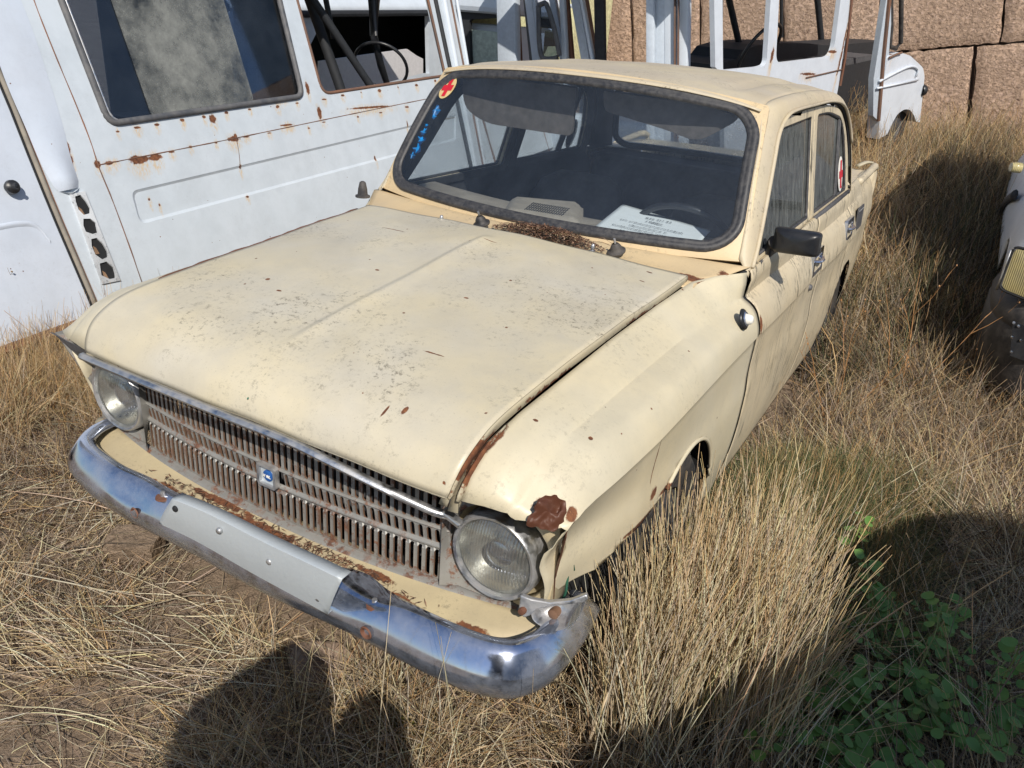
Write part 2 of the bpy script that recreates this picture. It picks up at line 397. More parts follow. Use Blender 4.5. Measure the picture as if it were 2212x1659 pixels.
# --- hood
HE = [(.535,.045,.782),(.540,.052,.805),(.545,.07,.835),(.548,.10,.860),(.550,.16,.887),(.552,.25,.904),(.556,.40,.917),(.562,.65,.936),(.572,.93,.951),(.582,1.165,.964)]
HC = [(.035,.786),(.042,.812),(.060,.842),(.10,.870),(.17,.895),(.30,.917),(.50,.940),(.75,.968),(.98,.990),(1.10,.995)]
H5 = crv([(*a, *b) for a, b in zip(HE, HC)], 90)
svals = np.unique(np.round(np.concatenate([np.linspace(-1, 1, 81), np.linspace(-.06, .06, 13)]), 5))
def hoodpt(row, s):
    xe, ye, ze, yc, zc = row; a = abs(s)
    y = yc + (ye - yc)*a**2; z = zc + (ze - zc)*(a**2.4)
    x = xe*s
    if .15 < yc < 1.03:
        k = min(1, (yc-.15)/.12)*min(1, (1.03-yc)/.04)
        z += .0075*k*max(0, 1 - abs(x)/.022) if x < 0 else .0075*k*max(0, 1 - x/.05)**1.4
    z += .0022*math.sin(x*9+1)*math.sin(y*7+.6) + .0012*math.sin(x*23+y*17)
    return (x, y, z)
G = [[hoodpt(r, s) for s in svals] for r in H5]
hood_mb = MB().grid(G)
hood = hood_mb.build('hood', M['hood'], car, smooth=180, solid=.002)
# folded edge flanges of the hood, both sides and nose
for c in (1, -1):
    E = np.array([hoodpt(r, c) for r in H5])
    mbx = MB(); F0 = E.copy(); F1 = E + np.array([c*.002, 0, -.006]); F2 = E + np.array([-c*.001, 0, -.021]); F3 = E + np.array([-c*.022, 0.004, -.024])
    F1[:10] += [0, .004, -.002]; 
    mbx.grid(np.stack([F0 + [c*.0005,0,.0008], F1, F2, F3], 1)); mbx.build('hood_edge', M['flange'], hood, smooth=40, solid=.0015)
E = np.array([hoodpt(H5[0], s) for s in np.linspace(-.995, .995, 60)])
MB().grid(np.stack([E, E + [0, .006, -.007], E + [0, .03, -.009]], 1)).build('hood_lip', M['hood'], hood, smooth=60, solid=.0015)
for i in range(2): pass
sm = MB(); E = [hoodpt(H5[i], -1) for i in range(26, 88, 2)]
sm.tube([(p[0]-.010, p[1], p[2]-.004) for p in E], [.0035 + .003*abs(math.sin(i*1.9))*abs(math.sin(i*.7)) for i in range(len(E))], 6); sm.build('seam_rust', M['rust'], hood, smooth=180)
# small flaps of rust at the front corners of the hood
mbx = MB(); mbx.tube(crv([(.552,.055,.775),(.556,.08,.815),(.562,.13,.86),(.566,.19,.882)], 14), [.006,.009,.009,.009,.008,.008,.007,.007,.006,.006,.005,.004,.003,.003], 8, flat=.5)
mbx.build('rusty_gutter', M['flange'], hood, smooth=180)
# --- fenders, doors, quarters: one section function
TT = {
 'T': [(.06,.556,.775),(.08,.557,.815),(.12,.560,.850),(.16,.561,.870),(.25,.563,.886),(.40,.566,.898),(.66,.571,.918),(.95,.58,.935),(1.165,.596,.951),(1.25,.648,.962),(1.345,.705,.962),(1.365,.712,.962),(1.5,.718,.972),(3.0,.718,.975),(3.2,.70,.975),(3.6,.68,.97),(4.03,.66,.955)],
 'G': [(.06,.655,.772),(.10,.657,.808),(.16,.66,.843),(.25,.664,.860),(.5,.668,.868),(.9,.675,.874),(1.2,.696,.878),(1.36,.716,.880),(2.0,.736,.893),(3.0,.738,.893),(3.6,.72,.90),(4.03,.69,.91)],
 'M': [(.06,.715,.768),(.10,.718,.790),(.16,.722,.818),(.25,.728,.838),(.5,.740,.848),(.9,.748,.850),(1.36,.757,.846),(2.0,.766,.84),(3.0,.766,.838),(4.03,.72,.83)],
 'S': [(.06,.750,.762),(.10,.754,.770),(.16,.760,.779),(.25,.768,.784),(.5,.775,.782),(1.0,.776,.78),(1.4,.778,.778),(2.4,.781,.768),(3.2,.778,.755),(4.03,.735,.735)],
 'L': [(.06,.705,.60),(.2,.722,.60),(.5,.764,.60),(1.2,.772,.58),(3.2,.772,.56),(4.03,.73,.56)],
 'K': [(.06,.69,.44),(.2,.70,.44),(.5,.756,.42),(1.2,.765,.40),(3.2,.765,.40),(4.03,.72,.40)],
 'B': [(.06,.72,.36),(.5,.738,.26),(1.2,.738,.235),(3.2,.738,.235),(4.03,.69,.28)]}
ARCH = [(.83, .335, .285), (3.20, .335, .285)]
def section(y, x0=0):
    g = {k: tab(y, v) for k, v in TT.items()}
    up = crv([(g['T'][0]-.012, g['T'][1]+.001), g['T'], (g['T'][0]*.72+g['G'][0]*.28+.006, g['T'][1]*.68+g['G'][1]*.32)] if y > 1.36 else [g['T'], (g['T'][0]*.5+g['G'][0]*.5, g['T'][1]*.5+g['G'][1]*.5+.006)], 5)
    a = crv([up[-1], (g['G'][0]-.006, g['G'][1]+.006)], 5)
    b = crv([g['G'], (g['G'][0]*.5+g['M'][0]*.5+.004, g['G'][1]*.5+g['M'][1]*.5+.002), g['M'], (g['M'][0]*.4+g['S'][0]*.6+.004, g['M'][1]*.4+g['S'][1]*.6), g['S']], 12)
    s2 = g['S'] + [-.0075, -.012]
    c = crv([s2, g['L'] + [-.004, .07], g['L'], g['K'], g['B']], 26)
    P = np.concatenate([up, a[1:], b, c])
    zb = -1
    for ya, za, ra in ARCH:
        if abs(y - ya) < ra: zb = max(zb, za + math.sqrt(ra*ra - (y-ya)**2))
    if y < .80: zb = max(zb, float(np.interp(y, [.06,.20,.34,.45,.60,.72,.80], [.545,.54,.525,.545,.555,.57,.59])))
    if y > 0: 
        z = np.maximum(P[:, 1], zb); x = np.array([P[i, 0] if P[i, 1] >= zb else np.interp(-zb, -P[:, 1], P[:, 0]) for i in range(len(P))])
        P = np.stack([x, z], 1)
    return P
def body_side(y0, y1, c, name, mat, parent, n=None):
    ys = set(np.round(np.linspace(y0, y1, max(3, int((y1-y0)/.022))), 4))
    for ya, za, ra in ARCH:
        for e in (ya-ra+1e-4, ya+ra-1e-4, ya-ra*.995, ya+ra*.995, ya-ra*.97, ya+ra*.97):
            if y0 < e < y1: ys.add(e)
    rows = []
    for y in sorted(ys):
        P = section(y); f = max(0, 1 - (y - .06)/.28)
        row = []
        for x, z in P:
            yy = y + f*.06*max(0, (x-.55)/.2)**2 + f*max(0, .76 - z)*.30
            if y1 < 1.4 and y > 1.2: yy += (y-1.2)/.145*(-.055*max(0, (.74 - z))**1.2)
            if c > 0:
                # crumple of the front left corner
                d = math.exp(-(((x-.70)/.06)**2 + ((yy-.12)/.055)**2)); z -= d*.012*(1+.5*math.sin(x*210)*math.cos(yy*160)); 
            z += .0015*math.sin(yy*8 + 2)*math.sin(x*11); x += .0018*math.sin(yy*6+1)*math.sin(z*14)
            row.append((c*x, yy, z))
        rows.append(row)
    return MB().grid(rows).build(name, mat, parent, smooth=32, solid=.0016)
for c in (1, -1):
    fd = body_side(.06, 1.345, c, 'fender', M['fender'], car)
    E = []
    for y in np.linspace(.06, 1.345, 70):
        P = section(y)[0]; f = max(0, 1-(y-.06)/.28); E.append((c*P[0], y + f*.06*max(0, (P[0]-.55)/.2)**2, P[1]))
    E = np.array(E); MB().grid(np.stack([E, E + [-c*.004, 0, -.004], E + [-c*.006, .0, -.03], E + [-c*.03, 0, -.034]], 1)).build('fender_gutter', M['flange'], fd, smooth=60, solid=.001)
    for y0, y1, nm in ((1.362, 2.30, 'front_door'), (2.312, 3.03, 'rear_door')):
        d = body_side(y0, y1, c, nm, M['door'], car)
        if nm == 'front_door': fdoor = d
        if c > 0:
            yy = 2.20 if nm == 'front_door' else 2.93
            hb = MB(); fr = ((.772, yy-.075, .875), (0, 1, 0), (.10, 0, -.99), (.99, 0, .10))
            hb.plate(rrect(-.01, -.004, .17, .092, .012), [rrect(.016, .014, .144, .076, .01)], fr, .014)
            hb.plate(rrect(.014, .012, .146, .078, .01), [], ((.763, yy-.075, .875), (0,1,0), (.10,0,-.99), (.99,0,.10)), .004)
            hb.tube(crv([(.770,yy-.05,.838),(.784,yy-.02,.836),(.786,yy+.03,.836),(.775,yy+.055,.838)], 12), .007, 8, flat=1.5)
            hb.build('handle', M['chrome'], d, smooth=35, bevel=.002)
            if nm == 'front_door':
                MB().lathe([(0,.014),(.008,.013),(.012,.008),(.014,0)], (.770,2.16,.735), (1,0,0), 16).build('lock', M['greydark'], d, smooth=60)
    q = body_side(3.042, 4.03, c, 'rear_quarter', M['door'], car)
    # arch lips
    for ya, za, ra in ARCH[:1]:
        P = []
        for a in np.linspace(.98, math.pi+.10, 34):
            y = ya - ra*math.cos(a); z = za + ra*math.sin(a); P.append((c*(.768 if z > .4 else .758), y, z))
        MB().tube(P, .006, 6).build('arch_lip', M['rust'] if False else M['fender'], fd, smooth=180)
# gap darkness: near-black strips put behind the shut lines in place of shade
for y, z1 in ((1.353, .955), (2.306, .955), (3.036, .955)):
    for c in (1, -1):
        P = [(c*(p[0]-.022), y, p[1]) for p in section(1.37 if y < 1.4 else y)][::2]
        MB().tube(P, .014, 6).build('shut_line_shade', M['dark'], car)
# vent grille behind the rear door
vb = MB(); vb.plate(rrect(0, 0, .17, .11, .012), [], ((.767, 3.18, .885), (0,1,0), (.08,0,-.99), (.99,0,.08)), .006)
vent = vb.build('air_vent', M['greydark'], car, bevel=.001)
vb = MB()
for i in range(7):
    for j in range(5): vb.box((.768 - j*.0015, 3.20+i*.021, .868-j*.018), (.004, .012, .006), bev=.001)
vb.build('vent_fins', M['chromedull'], vent)
# --- windscreen frame geometry
def wsp(s, t):
    b = np.array([.665*s, 1.262 + .106*s*s, .992 + .014*s*s]); u = np.array([.592*s, 1.560 + .062*s*s, 1.437 - .042*s*s])
    p = b*(1-t) + u*t; p[1] -= .012*math.sin(math.pi*t); p[2] += .006*math.sin(math.pi*t); return p
def loop_st(inset=0.0, r=.145, n=9):
    out = []
    ax, ay = r, r*1.35
    for cx, cy, a0 in ((1-inset-ax, 1-inset*1.35-ay, 0), (-1+inset+ax, 1-inset*1.35-ay, 90), (-1+inset+ax, inset*1.35+ay, 180), (1-inset-ax, inset*1.35+ay, 270)):
        for k in range(n+1):
            a = R_(a0 + 90*k/n); out.append((cx + ax*math.cos(a), cy + ay*math.sin(a)))
    # densify
    res = []
    for i in range(len(out)):
        a, b = out[i], out[(i+1) % len(out)]; d = math.hypot(b[0]-a[0], b[1]-a[1]); k = max(1, int(d/.08))
        for q in range(k): res.append((a[0]+(b[0]-a[0])*q/k, a[1]+(b[1]-a[1])*q/k))
    return res
def glass_sheet(fn, L, cen, rings=10):
    mb_ = MB(); G = []
    for k in range(rings+1):
        f = 1 - k/rings*.999; G.append([fn(cen[0]+(s-cen[0])*f, cen[1]+(t-cen[1])*f) for s, t in L])
    return mb_.grid(G, close_v=True)
L = loop_st(.028)
scr = glass_sheet(wsp, L, (0, .5)).build('windscreen', M['wglass'], car, smooth=180)
prof = []
loop = np.array([wsp(s, t) for s, t in loop_st(.024)]); cen = loop.mean(0)
mb_ = MB(); n = len(loop); nr = np.cross(wsp(1, .5)-wsp(-1, .5), wsp(0, 1)-wsp(0, 0)); nr /= np.linalg.norm(nr)
if nr[1] > 0: nr = -nr
G = []
for i in range(n):
    t = loop[(i+1) % n] - loop[i-1]; t /= np.linalg.norm(t); o = np.cross(t, nr); o /= np.linalg.norm(o)
    if np.dot(o, loop[i]-cen) < 0: o = -o
    G.append([loop[i] + o*a + nr*b for a, b in ((-.016, 0), (-.014, .006), (-.004, .011), (.0, .0085), (.003, .010), (.012, .011), (.021, .005), (.022, -.004))])
mb_.grid(G, close_u=True).build('windscreen_seal', M['rubber'], scr, smooth=60)
fr_rows = []
for s_, t_ in loop_st(.034):
    ds, dt = s_, t_-.5; k = min(1.03/max(1e-6, abs(ds)), .545/max(1e-6, abs(dt))); fr_rows.append([wsp(s_*.995, .5+dt*.995) + nr*-.001, wsp(ds*(1+k)/2, .5+dt*(1+k)/2) + nr*.001, wsp(ds*k, .5+dt*k) + nr*-.004, wsp(ds*k, .5+dt*k) + nr*-.02])
MB().grid(fr_rows, close_u=True).build('windscreen_frame', M['cowl'], car, smooth=60, solid=.001)
# --- cowl
cw = []
for s in np.linspace(-1, 1, 41):
    a = np.array(hoodpt(H5[-1], s)) + [s*.03, -.03, -.014]; b = np.array([.706*s, 1.262 + .106*s*s - .020, .983 - .006*s*s]); 
    a2 = np.array([.615*s, 1.115 + .065*s*s, .968 - .018*s*s])
    mid = a2*.5 + b*.5 + [0, 0, -.004]; mid2 = a2*.15 + b*.85 + [0, 0, -.001]; last = b + [0, .03, -.004]
    cw.append([a - [0, 0, .012], a2, mid, mid2, b, last])
cowl = MB().grid([crv(r, 16) for r in cw]).build('cowl', M['cowl'], car, smooth=180, solid=.002)
# --- door frames and side windows, on the plane x + .21 z = .91
def gp(y, z, c=1, off=0.0): return (c*(.91 - .21*z + off), y, z)
def gframe(c, off=0.0):
    l = math.hypot(1, .21); return ((c*(.91+off), 0, 0), (0, 1, 0), (-c*.21, 0, 1), (c/l, 0, .21/l))
FG = rpoly([(1.47,.985),(1.575,1.11),(1.70,1.285),(1.775,1.335),(2.255,1.345),(2.205,.985)], [.02,.1,.15,.06,.02,.02])
RG = rpoly([(2.305,.985),(2.36,1.345),(2.60,1.343),(2.865,1.305),(2.785,.985)], [.02,.03,.1,.01,.01])
TG = rpoly([(2.815,.985),(2.893,1.298),(2.955,1.25),(3.02,1.13),(3.045,.985)], [.01,.01,.05,.08,.02])
FO = rpoly([(1.375,.955),(1.48,1.06),(1.62,1.275),(1.70,1.345),(1.82,1.372),(2.295,1.375),(2.245,.955)], [.0,.1,.15,.08,.06,0,0])
RO = rpoly([(2.255,.955),(2.305,1.375),(2.60,1.372),(2.86,1.34),(3.0,1.26),(3.085,1.12),(3.095,.955)], [0,0,.1,.1,.1,.1,0])
for c in (1, -1):
    fo, ro = gframe(c, 0.0), gframe(c, -.012)
    a = MB().plate(FO, [FG], fo, .028).build('window_frame', M['cowl'] if False else M['door'], car, smooth=30, bevel=.003)
    b = MB().plate(RO, [rpoly([(2.30,.985),(2.355,1.347),(2.60,1.345),(2.87,1.31),(2.96,1.25),(3.025,1.13),(3.05,.98)], [.02,.03,.1,.06,.05,.08,.02])], fo, .028).build('window_frame', M['door'], car, smooth=30, bevel=.003)
    for nm, L_, gm in (('window', FG, 'sglass'), ('window', RG, 'sglass'), ('quarter_window', TG, 'sglass')):
        gmat = M['sglass'] if c > 0 else M['rglass']
        x = MB().plate([((p[0]-2.2)*1.004+2.2, (p[1]-1.15)*1.01+1.15) for p in L_], [], gframe(c, -.013), .003).build(nm, gmat, car)
        P = [gp(p[0], p[1], c, -.009) for p in L_]
        MB().tube(P + P[:1], .0065, 6, flat=1.2).build('window_seal', M['rubber'], x, smooth=180)
        if nm == 'quarter_window':
            # round sticker on the quarter glass: a red cross on white outside, seen dark from within on the far side
            cy_, cz_ = (2.925, 1.065)
            disk = [(cy_ + .052*math.cos(t), cz_ + .075*math.sin(t)) for t in np.linspace(0, 2*math.pi, 33)[:-1]]
            st = MB().plate(disk, [], gframe(c, -.006), .002).build('sticker', M['redc'] if c > 0 else M['seat'], x)
            if c > 0:
                k, h, wd = .013, .060, .038
                cr = [(-k,-h),(k,-h),(k,-k*1.2),(wd,-k*1.2),(wd,k*1.2),(k,k*1.2),(k,h),(-k,h),(-k,k*1.2),(-wd,k*1.2),(-wd,-k*1.2),(-k,-k*1.2)]
                MB().plate([(cy_+a_, cz_+b_) for a_, b_ in cr], [], gframe(c, -.003), .001).build('red_cross', M['red'], st)
    # belt rubber / chrome strip
    MB().tube([gp(1.46, .966, c, .006), gp(2.2, .966, c, .006)], .010, 8, flat=.6).build('belt_strip', M['rubber'], car, smooth=180)
    MB().tube([gp(2.27, .970, c, .008), gp(3.06, .972, c, .008)], .014, 8, flat=.6).build('belt_strip', M['greydark'], car, smooth=180)
    # roof rail from pillar foot over the doors to the rear pillar
    I = crv([wsp(c*1.0, -.02) + [c*.004, 0, -.005], wsp(c*1.012, .25), wsp(c*1.012, .5), wsp(c*1.012, .75), wsp(c*1.0, .95) + [0,.004,.0], (c*.588, 1.66, 1.408), (c*.583, 1.80, 1.420), (c*.58, 2.2, 1.427), (c*.58, 2.6, 1.42), (c*.578, 2.9, 1.395), (c*.57, 3.07, 1.355), (c*.60, 3.2, 1.2), (c*.64, 3.34, .99)], 70,
            [0, .08, .16, .24, .32, .37, .43, .55, .67, .77, .83, .92, 1])
    def o(y, z): return gp(y, z, c, .012)
    O = crv([gp(1.355,.945,c,-.002), gp(1.43,1.02,c,.004), gp(1.52,1.135,c,.008), o(1.60,1.25), o(1.665,1.325), o(1.74,1.362), o(1.86,1.383), o(2.24,1.388), o(2.6,1.385), o(2.87,1.352), o(3.01,1.27), o(3.095,1.13), o(3.11,.97)], 70,
            [0, .08, .16, .24, .32, .37, .43, .55, .67, .77, .83, .92, 1])
    rows = []
    for i in range(70):
        a_, b_ = I[i], O[i]; mid = a_*.5 + b_*.5
        bulge = np.array([c*.35, -.1 if i < 25 else 0, .6])*np.linalg.norm(b_-a_)*.22 if 22 < i < 60 else np.array([c*.25, -.5 if i < 24 else .3, .12])*np.linalg.norm(b_-a_)*.14
        rows.append(crv([a_, a_*.72+b_*.28 + bulge*.8, mid + bulge, a_*.25+b_*.75 + bulge*.75, b_], 9))
    rail = MB().grid(rows).build('roof_rail', M['roof'], car, smooth=50, solid=.002)
    MB().tube([q + [c*.004, 0, .0] for q in O[2:62]], .0055, 6, flat=1.3).build('drip_gutter', M['roof'], rail, smooth=180)
    MB().tube([q + [-c*.010, 0, -.006] for q in O[1:66]], .0065, 6).build('door_rubber', M['dark'], rail)
    if c > 0: RAIL = I
# --- roof skin
rows = []
for k, y in enumerate(np.concatenate([[1.545, 1.56, 1.58], np.linspace(1.62, 2.95, 24), [3.02, 3.07, 3.11]])):
    row = []
    crown = tab(y, [(1.545,1.437),(1.56,1.444),(1.58,1.4475),(1.7,1.456),(2.2,1.466),(2.7,1.455),(2.95,1.425),(3.07,1.39),(3.11,1.37)])[0]
    ez = tab(y, [(1.545,1.397),(1.66,1.408),(1.8,1.420),(2.2,1.427),(2.6,1.420),(2.9,1.395),(3.07,1.355),(3.11,1.335)])[0]
    ex = tab(y, [(1.545,.590),(1.66,.589),(1.8,.584),(2.2,.581),(2.6,.581),(2.9,.579),(3.07,.571),(3.11,.57)])[0]
    for s in np.linspace(-1, 1, 41):
        yy = y + (.062*s*s)*max(0, 1 - (y-1.545)/.5)
        x = ex*s; z = crown + (ez-crown)*abs(s)**2.6
        # swage pressed into the roof + gentle dents
        z -= .007*max(0, 1-(y-1.545)/.1)*abs(s)**8
        z += -.015*math.exp(-((abs(x)-.44)/.024)**2)*min(1, max(0, (y-1.68)/.1))*min(1, max(0, (2.9-y)/.1)) + .003*math.sin(x*8+y*5)*math.sin(y*6)
        row.append((x, yy, z))
    rows.append(row)
roof = MB().grid(rows).build('roof', M['roof'], car, smooth=180, solid=.003)
# --- rear window and boot
def rwp(s, t):
    b = np.array([.60*s, 3.38 - .10*s*s, .985]); u = np.array([.53*s, 3.11 - .05*s*s, 1.362 - .03*s*s]); return b*(1-t) + u*t
Lr = loop_st(.03)
rw = glass_sheet(rwp, Lr, (0, .5), 6).build('rear_window', M['rearglass'], car, smooth=180)
P = [rwp(s, t) for s, t in Lr]; MB().tube(P + P[:1], .018, 8).build('window_seal', M['rubber'], rw, smooth=180)
rows = []
for y in np.linspace(3.36, 4.05, 24):
    e = tab(y, TT['T']); rows.append([(s*(e[0]-.008), y - (.10*s*s if y < 3.37 else 0), e[1] + .012*(1-s*s) - .06*max(0, (y-4.0)/.05)**2) for s in np.linspace(-1, 1, 25)])
boot = MB().grid(rows).build('boot_lid', M['roof'], car, smooth=60, solid=.002)
# tail fins and tail panel
for c in (1, -1):
    MB().tube(crv([(c*.69,3.55,.955),(c*.70,3.8,.975),(c*.70,4.0,.985),(c*.695,4.075,.965),(c*.70,4.085,.85),(c*.70,4.06,.70),(c*.69,4.04,.5)], 26), .020, 8, flat=1.0).build('tail_fin', M['door'], car, smooth=180)
MB().tube(crv([(.62,3.93,.985),(.655,3.98,1.005),(.68,4.03,1.0)], 8), .008, 6, flat=2).build('boot_edge', M['flange'], boot, smooth=180)
tp = [[(s*.70, 4.06 + .015*math.sin(t*3), .95 - .55*t) for s in np.linspace(-1, 1, 15)] for t in np.linspace(0, 1, 9)]
MB().grid(tp).build('tail_panel', M['door'], car, smooth=60, solid=.002)
# --- inner lining: floor, firewall, headliner, door cards, pillar trim
ib = MB(); ib.box((0, 2.3, .24), (1.42, 2.1, .02)); ib.box((0, 1.30, .60), (1.36, .02, .62)); ib.box((0, 3.36, .62), (1.3, .02, .66)); 
ib.build('cabin_floor', M['trim'], car)
for c in (1, -1):
    MB().plate([(1.34,.26),(1.34,.94),(1.40,.965),(3.10,.965),(3.2,.9),(3.2,.26)], [], ((c*.69,0,0),(0,1,0),(0,0,1),(c,0,0)), .012).build('door_card', M['trim'], car)
    MB().plate(FO, [FG], gframe(c, -.032), .010).build('pillar_trim', M['trim'], car)
    MB().plate(RO, [rpoly([(2.32,.995),(2.37,1.335),(2.60,1.335),(2.86,1.30),(2.95,1.24),(3.01,1.13),(3.03,.99)], [.02,.03,.1,.06,.05,.08,.02])], gframe(c, -.032), .010).build('pillar_trim', M['trim'], car)
    MB().tube([gp(2.80,.985,c,-.016), gp(2.88,1.30,c,-.016)], .011, 6).build('window_divider', M['rubber'], car)
    MB().grid([[tuple(RAILP) for RAILP in (np.array([c*abs(RAIL[i][0]), RAIL[i][1], RAIL[i][2]]) + [-c*.012, .02, -.012], np.array(gp(*{0:(1.42,.96)}.get(i, (0, 0)), c)) if i == 0 else np.array(gp(O[i][1]+.0, O[i][2]-.0, c, -.045)))] for i in range(70)]).build('pillar_trim', M['trim'], car, smooth=60)
rows = [[(x, y, 1.405 - .05*(x/.57)**4 - .03*max(0, (y-2.8)/.3)) for x in np.linspace(-.60, .60, 15)] for y in np.linspace(1.60, 3.08, 10)]
MB().grid(rows).build('headliner', M['trim'], car, smooth=180)
MB().box((0, 3.22, .955), (1.25, .30, .02)).build('parcel_shelf', M['trim'], car)
# --- dashboard
da = []
for x in np.linspace(-.64, .64, 33):
    y0 = 1.262 + .106*(x/.665)**2 + .012
    pod = math.exp(-((x-.34)/.20)**4)
    da.append(crv([(x, y0, .960), (x, y0+.10, .978), (x, y0+.20, .982), (x, y0+.29, .972), (x, y0+.305, .88), (x, y0+.22, .72)], 16))
dash = MB().grid(da).build('dashboard', M['dash'], car, smooth=180)
# raised demister hump in the middle with speaker slots
HPZ = 1.004
def hq(u, v): return sight(u, v, (0, 0, 1), HPZ)
hc = [hq(1100, 419), hq(1262, 432), hq(1262, 480), hq(1078, 452)]
hp = []
for u in np.linspace(0, 1, 17):
    row = []
    for v in np.linspace(0, 1, 17):
        p = (hc[0]*(1-u)+hc[1]*u)*(1-v) + (hc[3]*(1-u)+hc[2]*u)*v; e = min(1, min(u, 1-u)*8+.0)*min(1, min(v, 1-v)*8)
        row.append(p + [0, 0, -.030*(1-e**.6)])
    hp.append(row)
hump = MB().grid(hp).build('dash_cover', M['dash'], dash, smooth=50)
sl = MB(); sc4 = [hq(1151,437), hq(1232,450), hq(1212,470), hq(1131,453)]
su = sc4[1]-sc4[0]; sv = sc4[3]-sc4[0]; Rs = Matrix((Vector(su).normalized(), Vector((0,0,1)).cross(Vector(su).normalized()), Vector((0,0,1)))).transposed()
for i in range(17):
    for j in range(4):
        c_ = sc4[0] + su*(i+.5)/17 + sv*(j+.5)/4; sl.box((c_[0], c_[1], HPZ+.0005), (np.linalg.norm(su)/17*.45, np.linalg.norm(sv)/4*.72, .002), Rs)
sl.build('speaker_slots', M['dark'], hump)
# steering wheel, seats, visors
sw = MB(); ce = Vector((.37, 1.80, .885)); ax = Vector((0, .82, .57)).normalized()
u = Vector((1,0,0)); v_ = ax.cross(u)
sw.tube([ce + (u*math.cos(t) + v_*math.sin(t))*.20 for t in np.linspace(0, 2*math.pi, 49)[:-1]], .0125, 8, closed=True)
sw.lathe([(0,.02),(.03,.018),(.04,0),(.02,-.05),(.018,-.35)], ce, ax, 16)
for a in (R_(200), R_(-20)): sw.tube([ce, ce + (u*math.cos(a) + v_*math.sin(a))*.195], .010, 6, flat=1.8)
sw.build('steering_wheel', M['plastic'], car, smooth=60)
for sx in (-.34, .34):
    sb = MB(); sb.box((sx, 1.95, .50), (.50, .50, .16), bev=.05)
    sb.build('seat', M['seat'], car, smooth=60)
    rr = []
    for z in np.linspace(0, 1, 11):
        wd = .235 - .05*max(0, z-.7)/.3 - .06*max(0, (z-.9)/.1)**2
        rr.append([(sx + wd*math.copysign(abs(math.cos(t))**.5, math.cos(t)), 2.18 + .22*z + (.055 - .02*z)*math.copysign(abs(math.sin(t))**.6, math.sin(t)), .55 + .42*z) for t in np.linspace(0, 2*math.pi, 25)[:-1]])
    sb = MB().grid(rr, close_v=True); sb.f.append(tuple(len(sb.v)-24+i for i in range(24))); sb.build('seat_back', M['seat'], car, smooth=60)
MB().box((0, 2.80, .52), (1.2, .5, .2), bev=.06).build('rear_seat', M['seat'], car, smooth=60)
MB().box((0, 3.05, .77), (1.2, .14, .42), Matrix.Rotation(R_(-14), 3, 'X'), bev=.05).build('rear_seat_back', M['seat'], car, smooth=60)
for sx in (-1, 1):
    L_ = rpoly([(.05, 0), (.52, .01), (.52, -.12), (.42, -.165), (.06, -.165)] if sx < 0 else [(.05, 0), (.52, .01), (.52, -.04), (.40, -.125), (.30, -.10), (.06, -.065)], [.01,.03,.05,.08,.02] if sx < 0 else [.01,.03,.03,.06,.06,.02])
    MB().plate([(sx*a, b) for a, b in L_], [], ((0, 1.625, 1.395), (1,0,0), (0,-.12,1), (0,-1,-.12)), .016).build('sun_visor', M['seat'], car, smooth=40, bevel=.004)
# --- engine bay, inner nose
nb = MB(); nb.box((0, .32, .60), (1.0, .02, .44)); nb.box((0, .7, .30), (1.2, 1.1, .02))
nb.build('inner_nose', M['dark'], car)
rb = MB(); rb.box((0, .27, .60), (.66, .03, .34))
for i in range(40): rb.box((-.31 + i*.016, .25, .60), (.003, .012, .32))
rb.build('radiator', M['greydark'], car)
# --- grille: pressed panel with three rows of slots
GX0, GX1 = -.478, .478; ncol = 48; cwid = (GX1-GX0)/ncol
rowsz = [(.628, .742, .0), (.580, .617, .0), (.494, .564, .0)]
def gy(x, z): return .115 + .035*(abs(x)/.48)**2 + .12*(.72 - z)*.0 + (.004 if abs(z-.574) < .012 else 0)
gm = MB(); rims = MB(); zs = [.745+.012]
bands = [(.512-.014, .566), (.566, .582), (.582, .617), (.617, .628), (.628, .742), (.742, .765)]
for ci in range(ncol):
    xa = GX0 + ci*cwid; xb = xa + cwid; xc = (xa+xb)/2
    skip = abs(xc) < .03
    for z0, z1, _ in rowsz:
        zl, zh = z0, z1; za, zb_ = z0 - .0055, z1 + .0055
        if skip and z0 == .580: continue
        if skip and z0 == .494: zh = z1 - .006
        hw = cwid*.275; rr = hw*.98; k = 5
        inner = [(xc + rr*math.cos(t), zh - rr + rr*math.sin(t)) for t in np.linspace(0, math.pi, k)] + [(xc + rr*math.cos(t), zl + rr + rr*math.sin(t)) for t in np.linspace(math.pi, 2*math.pi, k)]
        outer = [(xb, zh - rr), (xb, zb_), (xc, zb_), (xa, zb_), (xa, zh - rr), (xa, zl + rr), (xa, za), (xc, za), (xb, za), (xb, zl + rr)]
        V = []
        for (x, z) in outer: V.append((x, gy(x, z), z))
        for (x, z) in inner: V.append((x, gy(x, z) - .0006, z))
        for (x, z) in inner: V.append((x, gy(x, z) + .004, z))
        nn = 10
        gm.add(V[:20], [(i, (i+1) % nn, nn + (i+1) % nn, nn + i) for i in range(nn)])
        rims.add(V[10:], [(i, (i+1) % nn, nn + (i+1) % nn, nn + i) for i in range(nn)])
def strip_z(za, zb_, mb_, bulge=0.0, x0=GX0, x1=GX1, n=60):
    rows = []
    for x in np.linspace(x0, x1, n):
        rows.append([(x, gy(x, z_) - bulge*math.sin(math.pi*t), z_) for t, z_ in ((q, za + (zb_-za)*q) for q in np.linspace(0, 1, 7))])
    mb_.grid(rows)
strip_z(.742+.0055, .775, gm); strip_z(.617+.0055, .628-.0055, gm)
strip_z(.564+.0052, .580-.0052, gm, .005)
grille = gm.build('grille', M['grille'], car, solid=0)
rims.build('slot_rims', M['slotrust'], grille)
